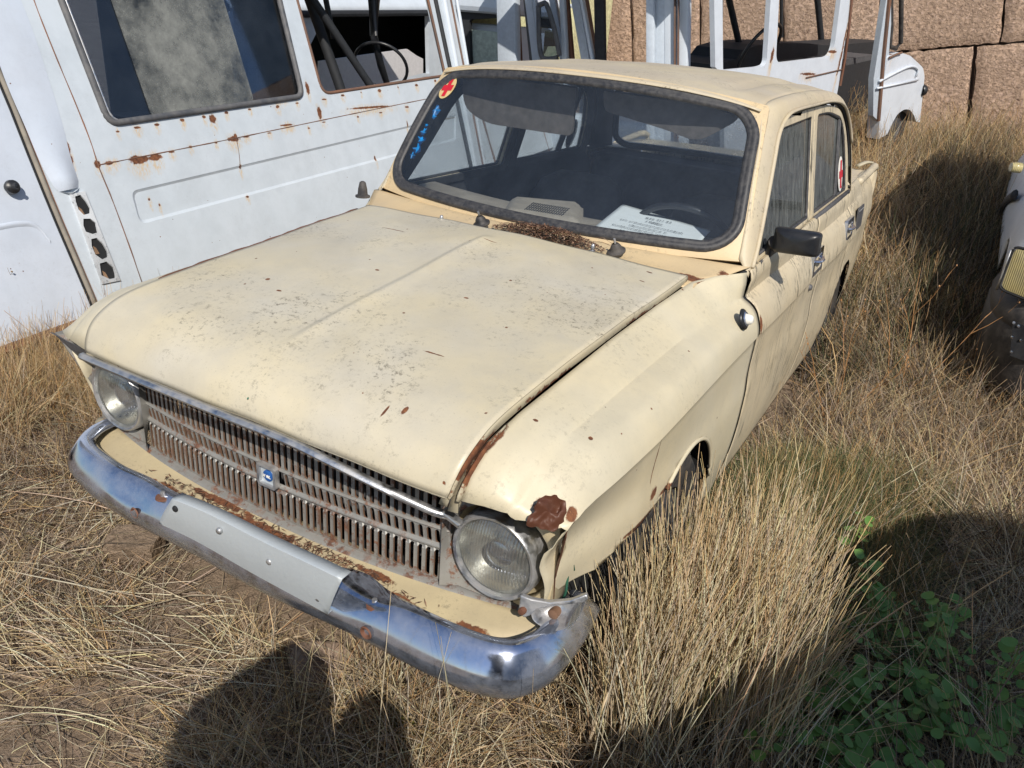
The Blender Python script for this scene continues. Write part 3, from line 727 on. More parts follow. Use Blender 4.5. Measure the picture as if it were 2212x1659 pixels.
bb = MB(); strip_z(.566, .582, bb, .007); strip_z(.6185, .6265, bb, .005); bb.build('grille_bars', M['grille'], grille, smooth=180)
# lower roll of the grille panel, running under the lamps
rows = []
for x in np.linspace(-.66, .66, 60):
    y = .108 + .045*(abs(x)/.55)**2.2; rows.append([(x, y+.010, .489), (x, y-.003, .486), (x, y-.012, .480), (x, y-.014, .470), (x, y-.008, .460), (x, y+.02, .457)])
MB().grid(rows).build('grille_lower_rail', M['grille'], grille, smooth=180)
# grey side cheeks beside the slots around the lamps
for c in (1, -1):
    ring = []
    for t in np.linspace(0, 2*math.pi, 41)[:-1]:
        ci_, cs = math.cos(t), math.sin(t)
        hx = .114; inner_ = (c*.588 + hx*ci_, .612 + .106*cs)
        k = max(abs(ci_)/(.112 if (ci_*c > 0) else .118), abs(cs)/(.15 if cs > 0 else .118)); 
        outer_ = (c*.588 + ci_/k, .612 + cs/k)
        ring.append([(outer_[0], .148 + .012*(abs(outer_[0])-.47)/.2 - (.02 if abs(outer_[0]) < .5 else 0), outer_[1]), (inner_[0], .160, inner_[1]), (inner_[0]*1., .20, inner_[1])])
    if c < 0:
        MB().grid(ring, close_u=True).build('lamp_surround', M['grille'], car, smooth=35)
        # grey ear of the bezel out to the fender edge
        rows = []
        for z in np.linspace(.757, .498, 16):
            yo = .112 + .30*(.76-z) - .008; xo = -.757 + .34*(.757-z); wq_ = math.sqrt(max(.0001, .100**2 - (z-.612)**2)) if z < .71 else .02
            rows.append([(xo, yo+.05, z), (xo-.003, yo, z), (xo+.012, yo-.004, z), (-.70, .165, z-.004), (-.588-wq_, .172, z), (-.588-wq_, .20, z)])
        MB().grid(rows).build('lamp_bezel', M['grille'], car, smooth=40, solid=.002)
        MB().grid([[(-.76,.10,.757),(-.752,.088,.764)],[(-.66,.082,.742),(-.66,.075,.768)],[(-.53,.075,.745),(-.53,.065,.77)]]).build('bezel_lip', M['greydark'], car, solid=.002)
    else:
        MB().grid([r for r in ring if r[0][0] < .60] , close_u=False).build('lamp_surround', M['grille'], car, smooth=35)
        # bezel missing: cream inner panel and the hole beside it
        fp = MB()
        rows = []
        for z in np.linspace(.745, .495, 14):
            w_ = math.sqrt(max(0, .112**2 - (z-.609)**2)); x0 = .588 + w_; x1 = .706 + .008*math.sin((z-.5)*9)
            x0 = max(x0, .62)
            rows.append([(x0, .185, z), (x0+.006, .172, z), (x1-.012, .166, z), (x1, .172, z), (x1+.002, .26, z)])
        fp.grid(rows).build('lamp_panel', M['valance'], car, smooth=40, solid=.002)
        gb = MB(); gb.add([(.700,.245,.60),(.722,.235,.612),(.724,.25,.572),(.712,.255,.56)], [(0,1,2,3)]); gb.tube([(.700,.24,.60),(.715,.235,.565),(.718,.23,.53),(.712,.23,.49)], .003, 6); gb.build('green_bracket', M['green'], car, solid=.002)
        bk = MB(); bk.box((.665, .33, .60), (.07, .02, .28)); bk.build('fender_well', M['dark'], car)
        rg = MB()
        rows = []
        for t in range(19):
            z = .735 - t*.0135; j = .0016*math.sin(t*2.7) + .0014*math.sin(t*5.1+1)
            xe_ = np.interp(z, [.44,.60,.77], [.70,.716,.754]); ye_ = .122+.31*(.76-z); rows.append([(xe_+.001, ye_-.002, z), (xe_-.004 + j, ye_+.006, z), (xe_-.012 + j, ye_+.03, z-.004)])
        rg.grid(rows).build('torn_edge', M['rustdark'], car, solid=.002)
    # headlamp
    hl = MB(); cxx, cyy, czz = c*.588, .142, .609
    hl.lathe([(.094, .075), (.100, .03), (.0985, .0), (.094, -.006), (.088, -.004), (.086, .006)], (cxx, cyy, czz), (0, 1, 0), 48)
    lamp = hl.build('headlight', M['chromedull'], car, smooth=60)
    MB().lathe([(0, -.021), (.03, -.019), (.055, -.0125), (.075, -.004), (.087, .006)], (cxx, cyy, czz), (0, 1, 0), 48).build('lens', M['lens'], lamp, smooth=180)
    MB().lathe([(.087, .008), (.07, .04), (.04, .07), (.012, .08), (.012, .05), (0, .05)], (cxx, cyy, czz), (0, 1, 0), 40).build('reflector', M['reflector'], lamp, smooth=50)
    MB().lathe([(.030, .02), (.030, -.002), (.018, -.008), (0, -.009)], (cxx+.006, cyy+.012, czz+.004), (0, 1, 0), 24).build('bulb_shield', M['chrome'], lamp, smooth=50)
    MB().lathe([(.116, .02), (.112, .035), (.100, .05), (.098, .09)], (cxx, cyy+.012, czz), (0, 1, 0), 48).build('lamp_bucket', M['greydark'] if c < 0 else M['valance'], lamp, smooth=60)
    MB().lathe([(.0, -.01), (.006, -.009), (.008, 0), (.008, .01)], (cxx - c*.108, cyy+.02, czz-.02), (0, 1, 0), 12).build('screw', M['rust'], lamp, smooth=60)
# chrome strip over the grille, its right end hanging down
P = crv([(-.535,.030,.776),(-.35,.024,.779),(0,.020,.781),(.16,.022,.780),(.26,.032,.764),(.38,.055,.735),(.48,.085,.705),(.505,.098,.70)], 70)
tm = MB()
tm.grid([[p + [0, .008, .007], p + [0, -.002, .006], p + [0, -.006, 0], p + [0, -.003, -.006], p + [0, .006, -.010]] for p in P])
tm.build('nose_trim_strip', M['chromedull'], car, smooth=60, solid=.001)
MB().box((.512, .10, .698), (.05, .02, .012), Matrix.Rotation(R_(20), 3, 'Y'), bev=.004).build('strip_end', M['chromedull'], car)
# emblem
eb = MB(); fr = ((0, gy(0,.6) - .004, .601), (1,0,0), (0,0,1), (0,-1,0))
eb.plate(rrect(-.029,-.029,.029,.029,.008), [rrect(-.022,-.022,.022,.022,.005)], ((0, gy(0,.6)-.016, .601), (1,0,0),(0,0,1),(0,-1,0)), .014)
emb = eb.build('emblem', M['chromedull'], car, bevel=.0015)
MB().plate(rrect(-.024,-.024,.024,.024,.005), [], ((0, gy(0,.6)-.008, .601), (1,0,0),(0,0,1),(0,-1,0)), .004).build('emblem_field', M['alu'], emb)
MB().lathe([(0,-.0145),(.010,-.014),(.0145,-.012),(.0145,-.006)], (.001, gy(0,.6)+.001, .601), (0,1,0), 28).build('emblem_disc', simple('emblem_blue', (.02,.10,.34), .4, var=.2), emb)
lt = MB()
zz = .6015
def bar(x0, z0, x1, z1, r=.0011):
    yq = gy(0,.6) - .0142
    lt.tube([(x0+.001, yq, zz+z0), (x1+.001, yq, zz+z1)], r, 6)
# the slanted wordmark of the blue badge: four upright strokes joined by their foot and crossed, with a tail
for x0 in (-.011, -.0065): bar(x0, -.003, x0+.0015, .003)
bar(-.011, -.003, -.005, .003)
for a in (-.0005, .0035, .0075): bar(a, -.003, a+.0015, .003)
bar(-.0005, -.003, .0090, .003); bar(.0005, .003, .0075, -.003); bar(.0075, -.003, .0125, -.003, .0008)
lt.build('emblem_lettering', M['redc'], emb)
# --- valance shelf between grille and bumper
rows = []
for s in np.linspace(-1, 1, 50):
    x = .735*s; b = .118 + .05*abs(s)**2.2; back = .07*max(0, abs(s)-.8)/.2
    f = .022 + .02*abs(s)**3 + back*1.6
    rows.append(crv([(x, b+.02, .484), (x, b-.01, .480), (x, (b+f)/2+.006, .476), (x, f+.01, .470), (x, f, .45), (x, f+.03, .36), (x, f+.06, .30)], 14))
val = MB().grid(rows).build('valance', M['valance'], car, smooth=180, solid=.002)
# --- bumper: swept section round the corners
def bpath(s):
    """s in -1..1 along the bumper -> (x, y)"""
    pts = [(-.768,.215),(-.766,.17),(-.755,.09),(-.705,.018),(-.60,-.014),(-.3,-.030),(0,-.036),(.3,-.030),(.60,-.014),(.705,.018),(.755,.09),(.765,.19),(.755,.30)]
    return pts
BP = crv([(x*.958 + .040, y, .008) for x, y in bpath(0)], 130)
prof = [(-.060,.494),(-.050,.505),(-.038,.508),(-.028,.505),(-.018,.494),(-.006,.478),(.004,.462),(.008,.450),(.008,.438),(.002,.420),(-.006,.402),(-.016,.392),(-.03,.390)]
rows = []
for i, p in enumerate(BP):
    a = BP[min(i+1, 129)] - BP[max(i-1, 0)]; a /= np.linalg.norm(a); o_ = np.array([a[1], -a[0], 0])
    x = p[0]; row = []
    endf = min(1, min(i, 129-i)/5.0)**.5
    for d, z in prof:
        zc = .455; z_ = zc + (z-zc)*(.45+.55*endf)
        dent = .022*math.exp(-((x-.335)/.06)**2)*(1 if z > .49 else .35) + .008*math.exp(-((x+.33)/.07)**2)
        d2 = d - dent*(1 if z > .45 else 0) + .003*math.sin(x*13)
        z2 = z_ - .016*math.exp(-((x-.36)/.09)**2)*(z > .5) + .004*math.sin(x*5+.5)
        row.append(p + o_*d2 + [0, 0, z2])
    rows.append(row)
bumper = MB().grid(rows).build('bumper', M['chrome'], car, smooth=180, solid=.003)
for x, y, z in ((-.235,-.004,.513),(.40,.0,.500)):
    b_ = MB().lathe([(0,.006),(.017,.005),(.018,0)], (x, y, z-.008), (0,0,1), 20); b_.build('washer', M['rust'], bumper, smooth=40)
    b_ = MB().lathe([(0,.016),(.0055,.015),(.006,.004)], (x, y, z-.006), (0,0,1), 12); b_.build('bolt', M['chromedull'], bumper, smooth=40)
for x in (-.30, .41):
    b_ = MB().lathe([(.015,-.003),(.013,-.006),(.008,-.003),(.007,.004),(0,.005)], (x, -.036, .455), (0.05,1,0), 20); b_.build('bolt_hole', M['rust'], bumper, smooth=60)
# --- number plate carrier (plain aluminium sheet)
pc = [np.array(q) for q in ((-.150,-.094,.600),(.335,-.094,.586),(.330,-.106,.468),(-.156,-.106,.496))]
pc = [np.array(sight(u, v, (0, 1, .06), -.060 + .06*.53)) for u, v in ((371,1078),(741,1251),(711,1326),(343,1131))]
rows = []
for t in np.linspace(0, 1, 9):
    rows.append([(pc[0]*(1-s)+pc[1]*s)*(1-t) + (pc[3]*(1-s)+pc[2]*s)*t + [0, -.004*math.sin(math.pi*t) + .004*math.sin(s*5), .002*math.sin(s*9)] for s in np.linspace(0, 1, 30)])
rows = [[r + [0, .028, .002] for r in rows[0]]] + [[r + [0, .003, .0015] for r in rows[0]]] + rows + [[r + [0, .014, .001] for r in rows[-1]]]
plate = MB().grid(rows).build('plate_carrier', M['alu'], car, smooth=50, solid=.0018)
for s, t in ((.05,.22),(.33,.25),(.64,.42),(.93,.72)):
    q = (pc[0]*(1-s)+pc[1]*s)*(1-t) + (pc[3]*(1-s)+pc[2]*s)*t
    MB().lathe([(0,-.003),(.006,-.0025),(.0075,0),(.0075,.004)], tuple(q + [0,-.004,0]), (0,1,0), 14).build('rivet', M['chromedull'] if s > .1 else M['dark'], plate, smooth=60)
# --- turn signal housing: lens broken away on the near side
TN = np.array([.30, -1.0, .25]); TN /= np.linalg.norm(TN); TD = float(np.array([.70, .118, .478]) @ TN)
for c in (1,):
    tq = lambda u, v, o=0.0: (lambda p: np.array([c*p[0], p[1], p[2]]))(sight(u, v, TN, TD + o))
    rim = crv([tq(u, v) for u, v in ((1150,1322),(1160,1306),(1185,1299),(1222,1296),(1262,1292),(1256,1318),(1237,1345),(1205,1358),(1175,1350),(1156,1337),(1150,1322))], 48)[:-1]
    cen_ = rim.mean(0); nn_ = np.array([c*TN[0], TN[1], TN[2]]); G = []
    for f, d in ((1.06,-.004),(1.04,.006),(1.0,.004),(.92,-.006),(.75,-.018),(.45,-.028),(.01,-.031)): G.append([cen_ + (p-cen_)*f + nn_*d for p in rim])
    bw = MB().grid(G, close_v=True).build('turn_signal', M['chromedull'], car, smooth=45)
    top = [tq(*q) for q in ((1126,1281),(1150,1290),(1190,1297),(1235,1292),(1268,1279),(1272,1290),(1262,1298),(1222,1302),(1185,1306),(1160,1312),(1146,1326),(1134,1330),(1121,1318),(1124,1300))]
    tb_ = MB(); k_ = len(top); tb_.add([p + nn_*.010 for p in top] + [p - nn_*.004 for p in top], [tuple(range(k_)), tuple(range(k_, 2*k_))[::-1]] + [(i, (i+1) % k_, k_+(i+1) % k_, k_+i) for i in range(k_)])
    tb_.build('housing', M['chromedull'], bw, bevel=.0025, smooth=30)
    MB().lathe([(.011,.018),(.011,-.004),(.006,-.008),(0,-.008)], tuple(tq(1196,1326,-.02)), (0,1,0), 16).build('bulb_socket', M['slotrust'], bw, smooth=40)
    MB().lathe([(0,-.006),(.007,-.005),(.008,0),(.008,.006)], tuple(tq(1128,1320,.012)), (0,1,0), 14).build('screw', M['rust'], bw, smooth=40)
    if False: MB().grid([[cen_ + (p-cen_)*f + nn_*d for p in rim] for f, d in ((1.0,.004),(.8,.012),(.01,.016))], close_v=True).build('lens', M['redc'], bw, smooth=180)
    else:
        sh = [tq(*q, .003) for q in ((1222,1352),(1240,1322),(1258,1296),(1252,1330),(1236,1350),(1226,1362))]; MB().add(sh, [tuple(range(6))]).build('broken_lens', M['lens'], bw, solid=.0015)
# the crumpled rusty corner of the fender
P0_ = [(.690,.075,.768),(.691,.083,.795),(.700,.100,.815),(.716,.122,.816),(.731,.135,.803),(.739,.128,.786),(.738,.116,.768),(.730,.102,.757),(.710,.088,.758)]
cc_ = np.mean(np.array(P0_), 0) + [0, 0, .004]; G = []; rc_ = random.Random(9)
edge = crv(P0_ + P0_[:1], 44)[:-1]
from mathutils import noise as mnoise
for f in (1.0, .94, .86, .77, .67, .56, .44, .31, .17, .01):
    row = []
    for p in edge:
        q = cc_ + (p-cc_)*f*(1 + .30*mnoise.noise(Vector(p)*85)*f*f); h_ = mnoise.noise(Vector(q)*34 + Vector((3,1,7)))*.030 + mnoise.noise(Vector(q)*150)*.008
        row.append(q + np.array([.002, -.5, .8])*(.004*(1-f**4) + h_*(1-f**6)))
    G.append(row)
MB().grid(G, close_v=True).build('crumpled_corner', M['rustdark'], car, smooth=180)
# --- side marker lamp
mk = MB().lathe([(.0,.004),(.026,.004),(.030,.001),(.031,-.004)], (.757,1.20,.868), (.93,0,.36), 28)
mk_o = mk.build('marker_lamp', M['plastic'], car, smooth=50)
MB().lathe([(.019,.002),(.022,.006),(.019,.009)], (.757,1.20,.868), (.93,0,.36), 28).build('rim', M['chrome'], mk_o, smooth=60)
MB().lathe([(0,.026),(.009,.025),(.013,.020),(.016,.010),(.017,.004)], (.757,1.20,.868), (.95,-.1,.2), 20).build('lens', M['redc'], mk_o, smooth=60)
# --- mirror
mm = MB(); rows = []
cen = Vector((.905, 1.40, 1.008)); 
q = [np.array(sight(u, v, (0, 1, 0), 1.55)) for u, v in ((1676,489),(1777,504),(1768,556),(1668,542))]
L_ = rpoly([(0,0),(1,0),(1,1),(0,1)], [.1,.14,.14,.14], 6)
def mq(a, b): return (q[0]*(1-a)+q[1]*a)*(1-b) + (q[3]*(1-a)+q[2]*a)*b
G = []
for f, dy in ((.001,-.036),(.4,-.035),(.75,-.031),(.93,-.022),(1.0,-.008),(1.0,.012),(.96,.016),(.001,.016)):
    G.append([mq(.5+(a-.5)*f, .5+(b-.5)*f) + [0, dy, 0] for a, b in L_])
mirror = MB().grid(G, close_v=True).build('wing_mirror', M['plastic'], car, smooth=45)
a0 = mq(.02, .62) + [0, 0, 0]; b0 = np.array([.715, 1.585, 1.0])
mt = MB(); P = [b0 + (a0-b0)*t for t in np.linspace(0, 1, 23)]
mt.tube(P, [.017 + .004*(i % 2) for i in range(23)], 12); mt.build('mirror_bellows', M['black'], mirror, smooth=180)
MB().box((.712, 1.60, .995), (.02, .10, .06), bev=.006).build('mirror_foot', M['plastic'], mirror)
# --- wiper stubs, washer jets, rubber cone
for (x, y, z), (tx) in (((-.115, 1.165, .985), .1), ((.345, 1.20, .980), -.1)):
    wb = MB().lathe([(.027,0),(.028,.005),(.023,.008),(.019,.010),(.017,.018),(.012,.027),(.008,.031)], (x, y, z), (-.15,-.35,.92), 20)
    wo_ = wb.build('wiper_stub', M['black'], car, smooth=50)
    MB().lathe([(.0,.048),(.0035,.047),(.004,.03)], (x, y, z), (-.15,-.35,.92), 12).build('spindle', M['chromedull'], wo_, smooth=50)
for x, y, z in ((-.235, 1.11, .985), (.285, 1.155, .985)):
    MB().lathe([(0,.022),(.004,.021),(.006,.015),(.006,.004),(.010,.002),(.010,0)], (x, y, z-.004), (0,0,1), 12).build('washer_jet', M['chromedull'], car, smooth=60)
MB().lathe([(.026,0),(.026,.006),(.018,.009),(.016,.03),(.011,.052),(.006,.056),(0,.057)], (-.655,1.22,.975), (0,0,1), 18).build('rubber_cone', M['black'], car, smooth=60)
# --- stickers on the windscreen
def on_ws(s, t, off=.002):
    p = wsp(s, t); return p + nr*off
dk = MB(); cs_, ct_ = -.895, .845
ring = [on_ws(cs_ + .055*math.cos(t) , ct_ + .095*math.sin(t), .0025) for t in np.linspace(0, 2*math.pi, 33)[:-1]]
dk.add(ring, [tuple(range(32))]); st = dk.build('sticker', M['stick'], scr, solid=.0005)
k1, k2 = .014, .042
crs = [(-k1,-.075),(k1,-.075),(k1,-.024),(k2,-.024),(k2,.024),(k1,.024),(k1,.075),(-k1,.075),(-k1,.024),(-k2,.024),(-k2,-.024),(-k1,-.024)]
MB().add([on_ws(cs_+a, ct_+b, .004) for a, b in crs], [(0,1,2,11),(2,3,4,9),(9,10,11,2),(4,5,8,9),(5,6,7,8)]).build('red_cross', M['red'], st, solid=.0004)
fb = MB()
for (s0, t0, sz_) in ((-.895,.655,.030),(-.885,.60,.018),(-.90,.47,.022),(-.89,.40,.03),(-.885,.33,.028),(-.90,.27,.02),(-.905,.52,.014)):
    k = 9; ph = random.random()*6
    ringp = [on_ws(s0 + sz_*(1+.5*math.sin(3*a+ph))*math.cos(a), t0 + 1.3*sz_*(1+.4*math.cos(2*a+ph))*math.sin(a), -.003 + .004*math.sin(5*a+ph)) for a in np.linspace(0, 2*math.pi, k+1)[:-1]]
    fb.add([on_ws(s0, t0, .004)] + ringp, [(0, i+1, (i+1) % k + 1) for i in range(k)])
fb.build('blue_film', M['blue'], scr, solid=.0004)
# --- wheels
def wheel(parent, x, y, z, r, wd, c, axis=(1,0,0)):
    a = Vector(axis)*c
    t_ = MB().lathe([(r*.62,-.4*wd),(r*.80,-.5*wd),(r*.93,-.48*wd),(r,-.36*wd),(r*1.005,0),(r,.36*wd),(r*.93,.48*wd),(r*.80,.5*wd),(r*.62,.4*wd)], (x, y, z), a, 44)
    w_ = t_.build('wheel', M['tyre'], parent, smooth=60)
    tr = MB()
    for i in range(60):
        t = 2*math.pi*i/60; u = Vector((0,1,0)); v2 = a.cross(u)
        for o_ in (-.25, 0, .25):
            d = u*math.cos(t+o_*.2) + v2*math.sin(t+o_*.2); tr.box(Vector((x,y,z)) + d*r*1.003 + a*o_*wd, (wd*.2, r*.05, r*.05), Matrix((a, d.cross(a), d)).transposed())
    tr.build('tread', M['tyre'], w_)
    MB().lathe([(r*.64,.40*wd),(r*.60,.30*wd),(r*.52,.28*wd),(r*.45,.36*wd),(r*.25,.38*wd),(r*.12,.45*wd),(0,.46*wd)], (x, y, z), a, 32).build('rim', M['greydark'], w_, smooth=50)
for y in (.83, 3.20):
    for c in (1, -1): wheel(car, c*.66, y, .285, .285, .165, c)
for c in (1, -1):   # dark wheel houses
    for ya in (.83, 3.20):
        wh = MB(); G = []
        for a in np.linspace(-.3, math.pi+.3, 18):
            G.append([(c*x, ya - .30*math.cos(a), .335 + .30*math.sin(a)) for x in (.75, .65, .50)])
        wh.grid(G); wh.add([(c*.50, ya-.31, .1),(c*.50, ya+.31, .1),(c*.50, ya+.31, .66),(c*.50, ya-.31, .66)], [(0,1,2,3)]); wh.build('wheel_house', M['dark'], car, smooth=60)
# rusty tow pipe under the plate
MB().tube([sight(503,1226,(0,1,0),.0), sight(548,1256,(0,1,0),.0)], .011, 12).build('tow_bar', M['rust'], car, smooth=60)
# --- things lying on the car
nd = MB(); rn = random.Random(3)
for i in range(2600):
    a = rn.gauss(0, 1); b = rn.gauss(0, 1)
    if a*a + b*b > 4.2: continue
    s_ = .115 + a*.098; yy = 1.175 + b*.026 + .02*(s_/.6)**2
    if abs(s_-.115) > .21: continue
    hgt = max(0, 1 - (a/2.1)**2 - (b/2.1)**2)
    zz_ = .980 + rn.random()**.6*.040*hgt + .003
    an = rn.random()*6.28; l = rn.uniform(.005, .014); tl = rn.uniform(-.5, .5)
    d = Vector((math.cos(an), math.sin(an), tl))*l; q = Vector((s_, yy, zz_)); w2 = Vector((-math.sin(an), math.cos(an), .3))*rn.uniform(.0008, .0022)
    nd.add([q-d-w2*.3, q-d+w2*.3, q+w2, q+d, q-w2], [(0,1,2,3,4)])
for i in range(14):
    s_ = rn.uniform(-.05, .30); an = rn.uniform(-.5, .5); q = Vector((s_, 1.165+rn.uniform(-.03,.03), 1.012+rn.uniform(-.01,.008)))
    nd.tube([q, q + Vector((.03, .006*rn.random(), .003)), q + Vector((.06, .02*rn.uniform(-1,1), -.008))], .0007, 4)
def needle_mat():
    N = NT('dead_needles'); p = N.pos(); wn = N.n('ShaderNodeTexWhiteNoise'); wn.noise_dimensions = '3D'
    q_ = N.n('ShaderNodeVectorMath', operation='SNAP'); N.set(q_.inputs[0], p); q_.inputs[1].default_value = (.009,.009,.009); N.set(wn.inputs[0], q_.outputs[0])
    r = N.n('ShaderNodeValToRGB'); N.set(r.inputs[0], wn.outputs[0]); e = r.color_ramp.elements
    e[0].color = (.035,.018,.012,1); e[1].color = (.30,.22,.16,1); x_ = e.new(.5); x_.color = (.10,.05,.03,1); x_ = e.new(.8); x_.color = (.22,.11,.06,1)
    return N.done(N.bsdf(r.outputs[0], .8))
M['needle'] = needle_mat()
tag(at_base(nd, 'needle_heap', M['needle'], (.115, 1.175, .975)), 'heap of dry brown needles and twigs lying on the cowl below the windscreen', 'debris', kind='stuff')
# litter lying along the bumper shelf
nd = MB()
for i in range(1100):
    x = rn.gauss(.20, .13) if i % 4 else rn.gauss(-.2, .08)
    if abs(x) > .6: continue
    y = rn.uniform(.0, .09); z = .482 + .2*max(0, .03-y) + rn.random()*.006
    an = rn.random()*6.28; l = rn.uniform(.004, .012); d = Vector((math.cos(an), math.sin(an), rn.uniform(-.2,.4)))*l; q = Vector((x, y, z)); w2 = Vector((-math.sin(an), math.cos(an), .3))*rn.uniform(.0008, .002)
    nd.add([q-d-w2*.3, q-d+w2*.3, q+w2, q+d, q-w2], [(0,1,2,3,4)])
tag(at_base(nd, 'leaf_litter', M['needle'], (.1, .02, .475)), 'dry brown leaf litter lying on the ledge between grille and bumper', 'debris', kind='stuff')
# sheet of paper behind the windscreen
pts = {}
PZ = .990
def paper_pt(u, v):
    return sight(u, v, (0, 0, 1), PZ)
pc4 = [paper_pt(1343, 441), paper_pt(1500, 478), paper_pt(1474, 540), paper_pt(1284, 488)]
pc4 = [paper_pt(1345, 441), paper_pt(1536, 498), paper_pt(1492, 545), paper_pt(1279, 495)]
rows = []
for t in np.linspace(0, 1, 14):
    rows.append([(pc4[0]*(1-s)+pc4[1]*s)*(1-t) + (pc4[3]*(1-s)+pc4[2]*s)*t + [0, 0, .0008*math.sin(s*7+t*2)] for s in np.linspace(0, 1, 24)])
pp = MB().grid(rows)
paper = at_base(pp, 'paper_notice', M['paper'], tuple(pc4[3]), smooth=180, solid=.0006)
tag(paper, 'white printed paper notice lying on the dashboard behind the windscreen', 'paper')
# the printing
O_ = Vector(pc4[0]); U_ = Vector(pc4[1]) - Vector(pc4[0]); V_ = Vector(pc4[3]) - Vector(pc4[0]); W_ = U_.length
Un = U_.normalized(); Nn = Un.cross(-V_).normalized(); 
if Nn.z < 0: Nn = -Nn
Vn = Nn.cross(Un)
def zq(x, y): return sight((2250 + x/3.16)/1.8228, (750 + y/3.16)/1.8228, (0,0,1), PZ + .003)
lines = [('836 SU 43', (925,345), (1248,405)), ('1988\u0569.', (925,385), (1145,435)), ('\u0531\u0546 \u00ab\u0540\u056b\u057e\u0561\u0576\u0564\u0578\u0582\u0569\u0575\u0578\u0582\u0576\u0576\u0565\u0580\u056b', (612,362), (1385,540)), ('\u057e\u0565\u0580\u0561\u0570\u057d\u056f\u0574\u0561\u0576 \u0587', (718,432), (1185,535)), ('\u056f\u0561\u0576\u056d\u0561\u0580\u0563\u0565\u056c\u0574\u0561\u0576 \u0561\u0566\u0563\u0561\u0575\u056b\u0576', (510,425), (1340,612)), ('\u056f\u0565\u0576\u057f\u0580\u0578\u0576\u00bb \u054a\u0548\u0531\u053f', (600,495), (1140,618))]
for txt, pa, pb in lines:
    A_, B_ = Vector(zq(*pa)), Vector(zq(*pb))
    cd = bpy.data.curves.new('lettering', 'FONT'); cd.body = txt; cd.size = .03; cd.align_x = 'CENTER'; cd.align_y = 'CENTER'; cd.resolution_u = 2; cd.offset = .0003
    to = bpy.data.objects.new('tmp', cd); sc.collection.objects.link(to)
    dg = bpy.context.evaluated_depsgraph_get(); me = bpy.data.meshes.new_from_object(to.evaluated_get(dg)); bpy.data.objects.remove(to)
    wtxt = max(v.co.x for v in me.vertices) - min(v.co.x for v in me.vertices); kx = (B_-A_).length/wtxt
    Un = (B_-A_).normalized(); Nn = Vector((0,0,1)); Vn = Nn.cross(Un)
    Rm = Matrix((Un, Vn, Nn)).transposed().to_4x4(); me.transform(Matrix.Translation((A_+B_)/2 + Vector((0,0,.002)) - Vector(paper.location)) @ Rm @ Matrix.Diagonal((kx, kx, 1, 1)))
    me.materials.clear(); me.materials.append(M['ink']); to = bpy.data.objects.new('lettering', me); sc.collection.objects.link(to); to.parent = paper
# ------------------------------------------------------------------ ground
def GZ(x, y):
    y = np.asarray(y, float); x = np.asarray(x, float)
    g = .0068*np.clip(y, 0, 12)**2 + .02*np.clip(x-.8, 0, 3)*np.clip(y, 0, 1)
    return g + .018*np.sin(x*2.1+.5)*np.sin(y*1.7+1) + .007*np.sin(x*7+y*3)*np.sin(y*9-x*2)
def soil_mat():
    N = NT('dry_soil'); p = N.pos()
    c = N.mix(N.ramp(N.noise(3, 5, .6, p), .3, .7), (.40, .30, .215), (.28, .205, .145))
    c = N.mix(N.math('MULTIPLY', N.ramp(N.noise(45, 5, .7, p), .45, .7), .7), c, (.15, .11, .075))
    c = N.mix(N.ramp(N.noise(160, 3, .7, p), .55, .75), c, (.38, .30, .22))
    h = N.math('ADD', N.noise(22, 8, .7, p), N.math('MULTIPLY', N.noise(120, 4, .7, p), .4))
    return N.done(N.bsdf(c, .95, 0, N.bump(h, 1.0, .03), Specular_IOR_Level=.1))
M['soil'] = soil_mat()
xs = np.concatenate([np.linspace(-60, -5, 16)[:-1], np.linspace(-5, -1.2, 26)[:-1], np.linspace(-1.2, 2.6, 150)[:-1], np.linspace(2.6, 6, 22)[:-1], np.linspace(6, 60, 16)])
ys = np.concatenate([np.linspace(-60, -3, 16)[:-1], np.linspace(-3, -.6, 20)[:-1], np.linspace(-.6, 3.2, 150)[:-1], np.linspace(3.2, 11, 50)[:-1], np.linspace(11, 120, 20)])
X, Y = np.meshgrid(xs, ys, indexing='ij'); Z = GZ(X, Y)
near = (X > -1.3) & (X < 2.7) & (Y > -.7) & (Y < 3.3)
Z = Z + near*(.006*np.sin(X*31+Y*11)*np.sin(Y*27-X*13) + RNG.normal(0, .0035, X.shape))
g = MB(); g.grid(np.stack([X, Y, Z], 2)); ground = g.build('ground', M['soil'], None, smooth=180); ground['kind'] = 'structure'

# ------------------------------------------------------------------ block wall at the back
def wall_mat():
    N = NT('rough_tuff_blocks'); p = N.pos()
    c = N.mix(N.ramp(N.noise(1.3, 4, .6, p), .35, .65), (.55, .39, .285), (.46, .325, .235))
    pit = N.noise(26, 6, .72, p, .1)
    c = N.mix(N.ramp(pit, .44, .30), c, (.17, .10, .08))
    c = N.mix(N.ramp(N.noise(30, 4, .7, p), .5, .72), c, (.66, .48, .38))
    h = N.math('ADD', N.ramp(pit, .28, .55), N.math('MULTIPLY', N.noise(45, 5, .7, p), .5))
    return N.done(N.bsdf(c, .95, 0, N.bump(h, .8, .035), Specular_IOR_Level=.1))
M['wall'] = wall_mat()
WY = 10.0
a_ = sight(1947, 111, (0,1,0), WY); b_ = sight(2212, 89, (0,1,0), WY); wd_ = (b_-a_)/np.linalg.norm(b_-a_)
wup = np.cross(wd_, [0, 1, 0]); wup = wup if wup[2] > 0 else -wup; wup = wup + np.array([-.02, 0, 0]); 
def wcoord(u, v): p = sight(u, v, (0,1,0), WY); r = p - a_; return float(r @ wd_), float(r @ wup)
joints_up = [wcoord(u, 50)[0] for u in (1365, 1513, 1693, 1901, 2166)]
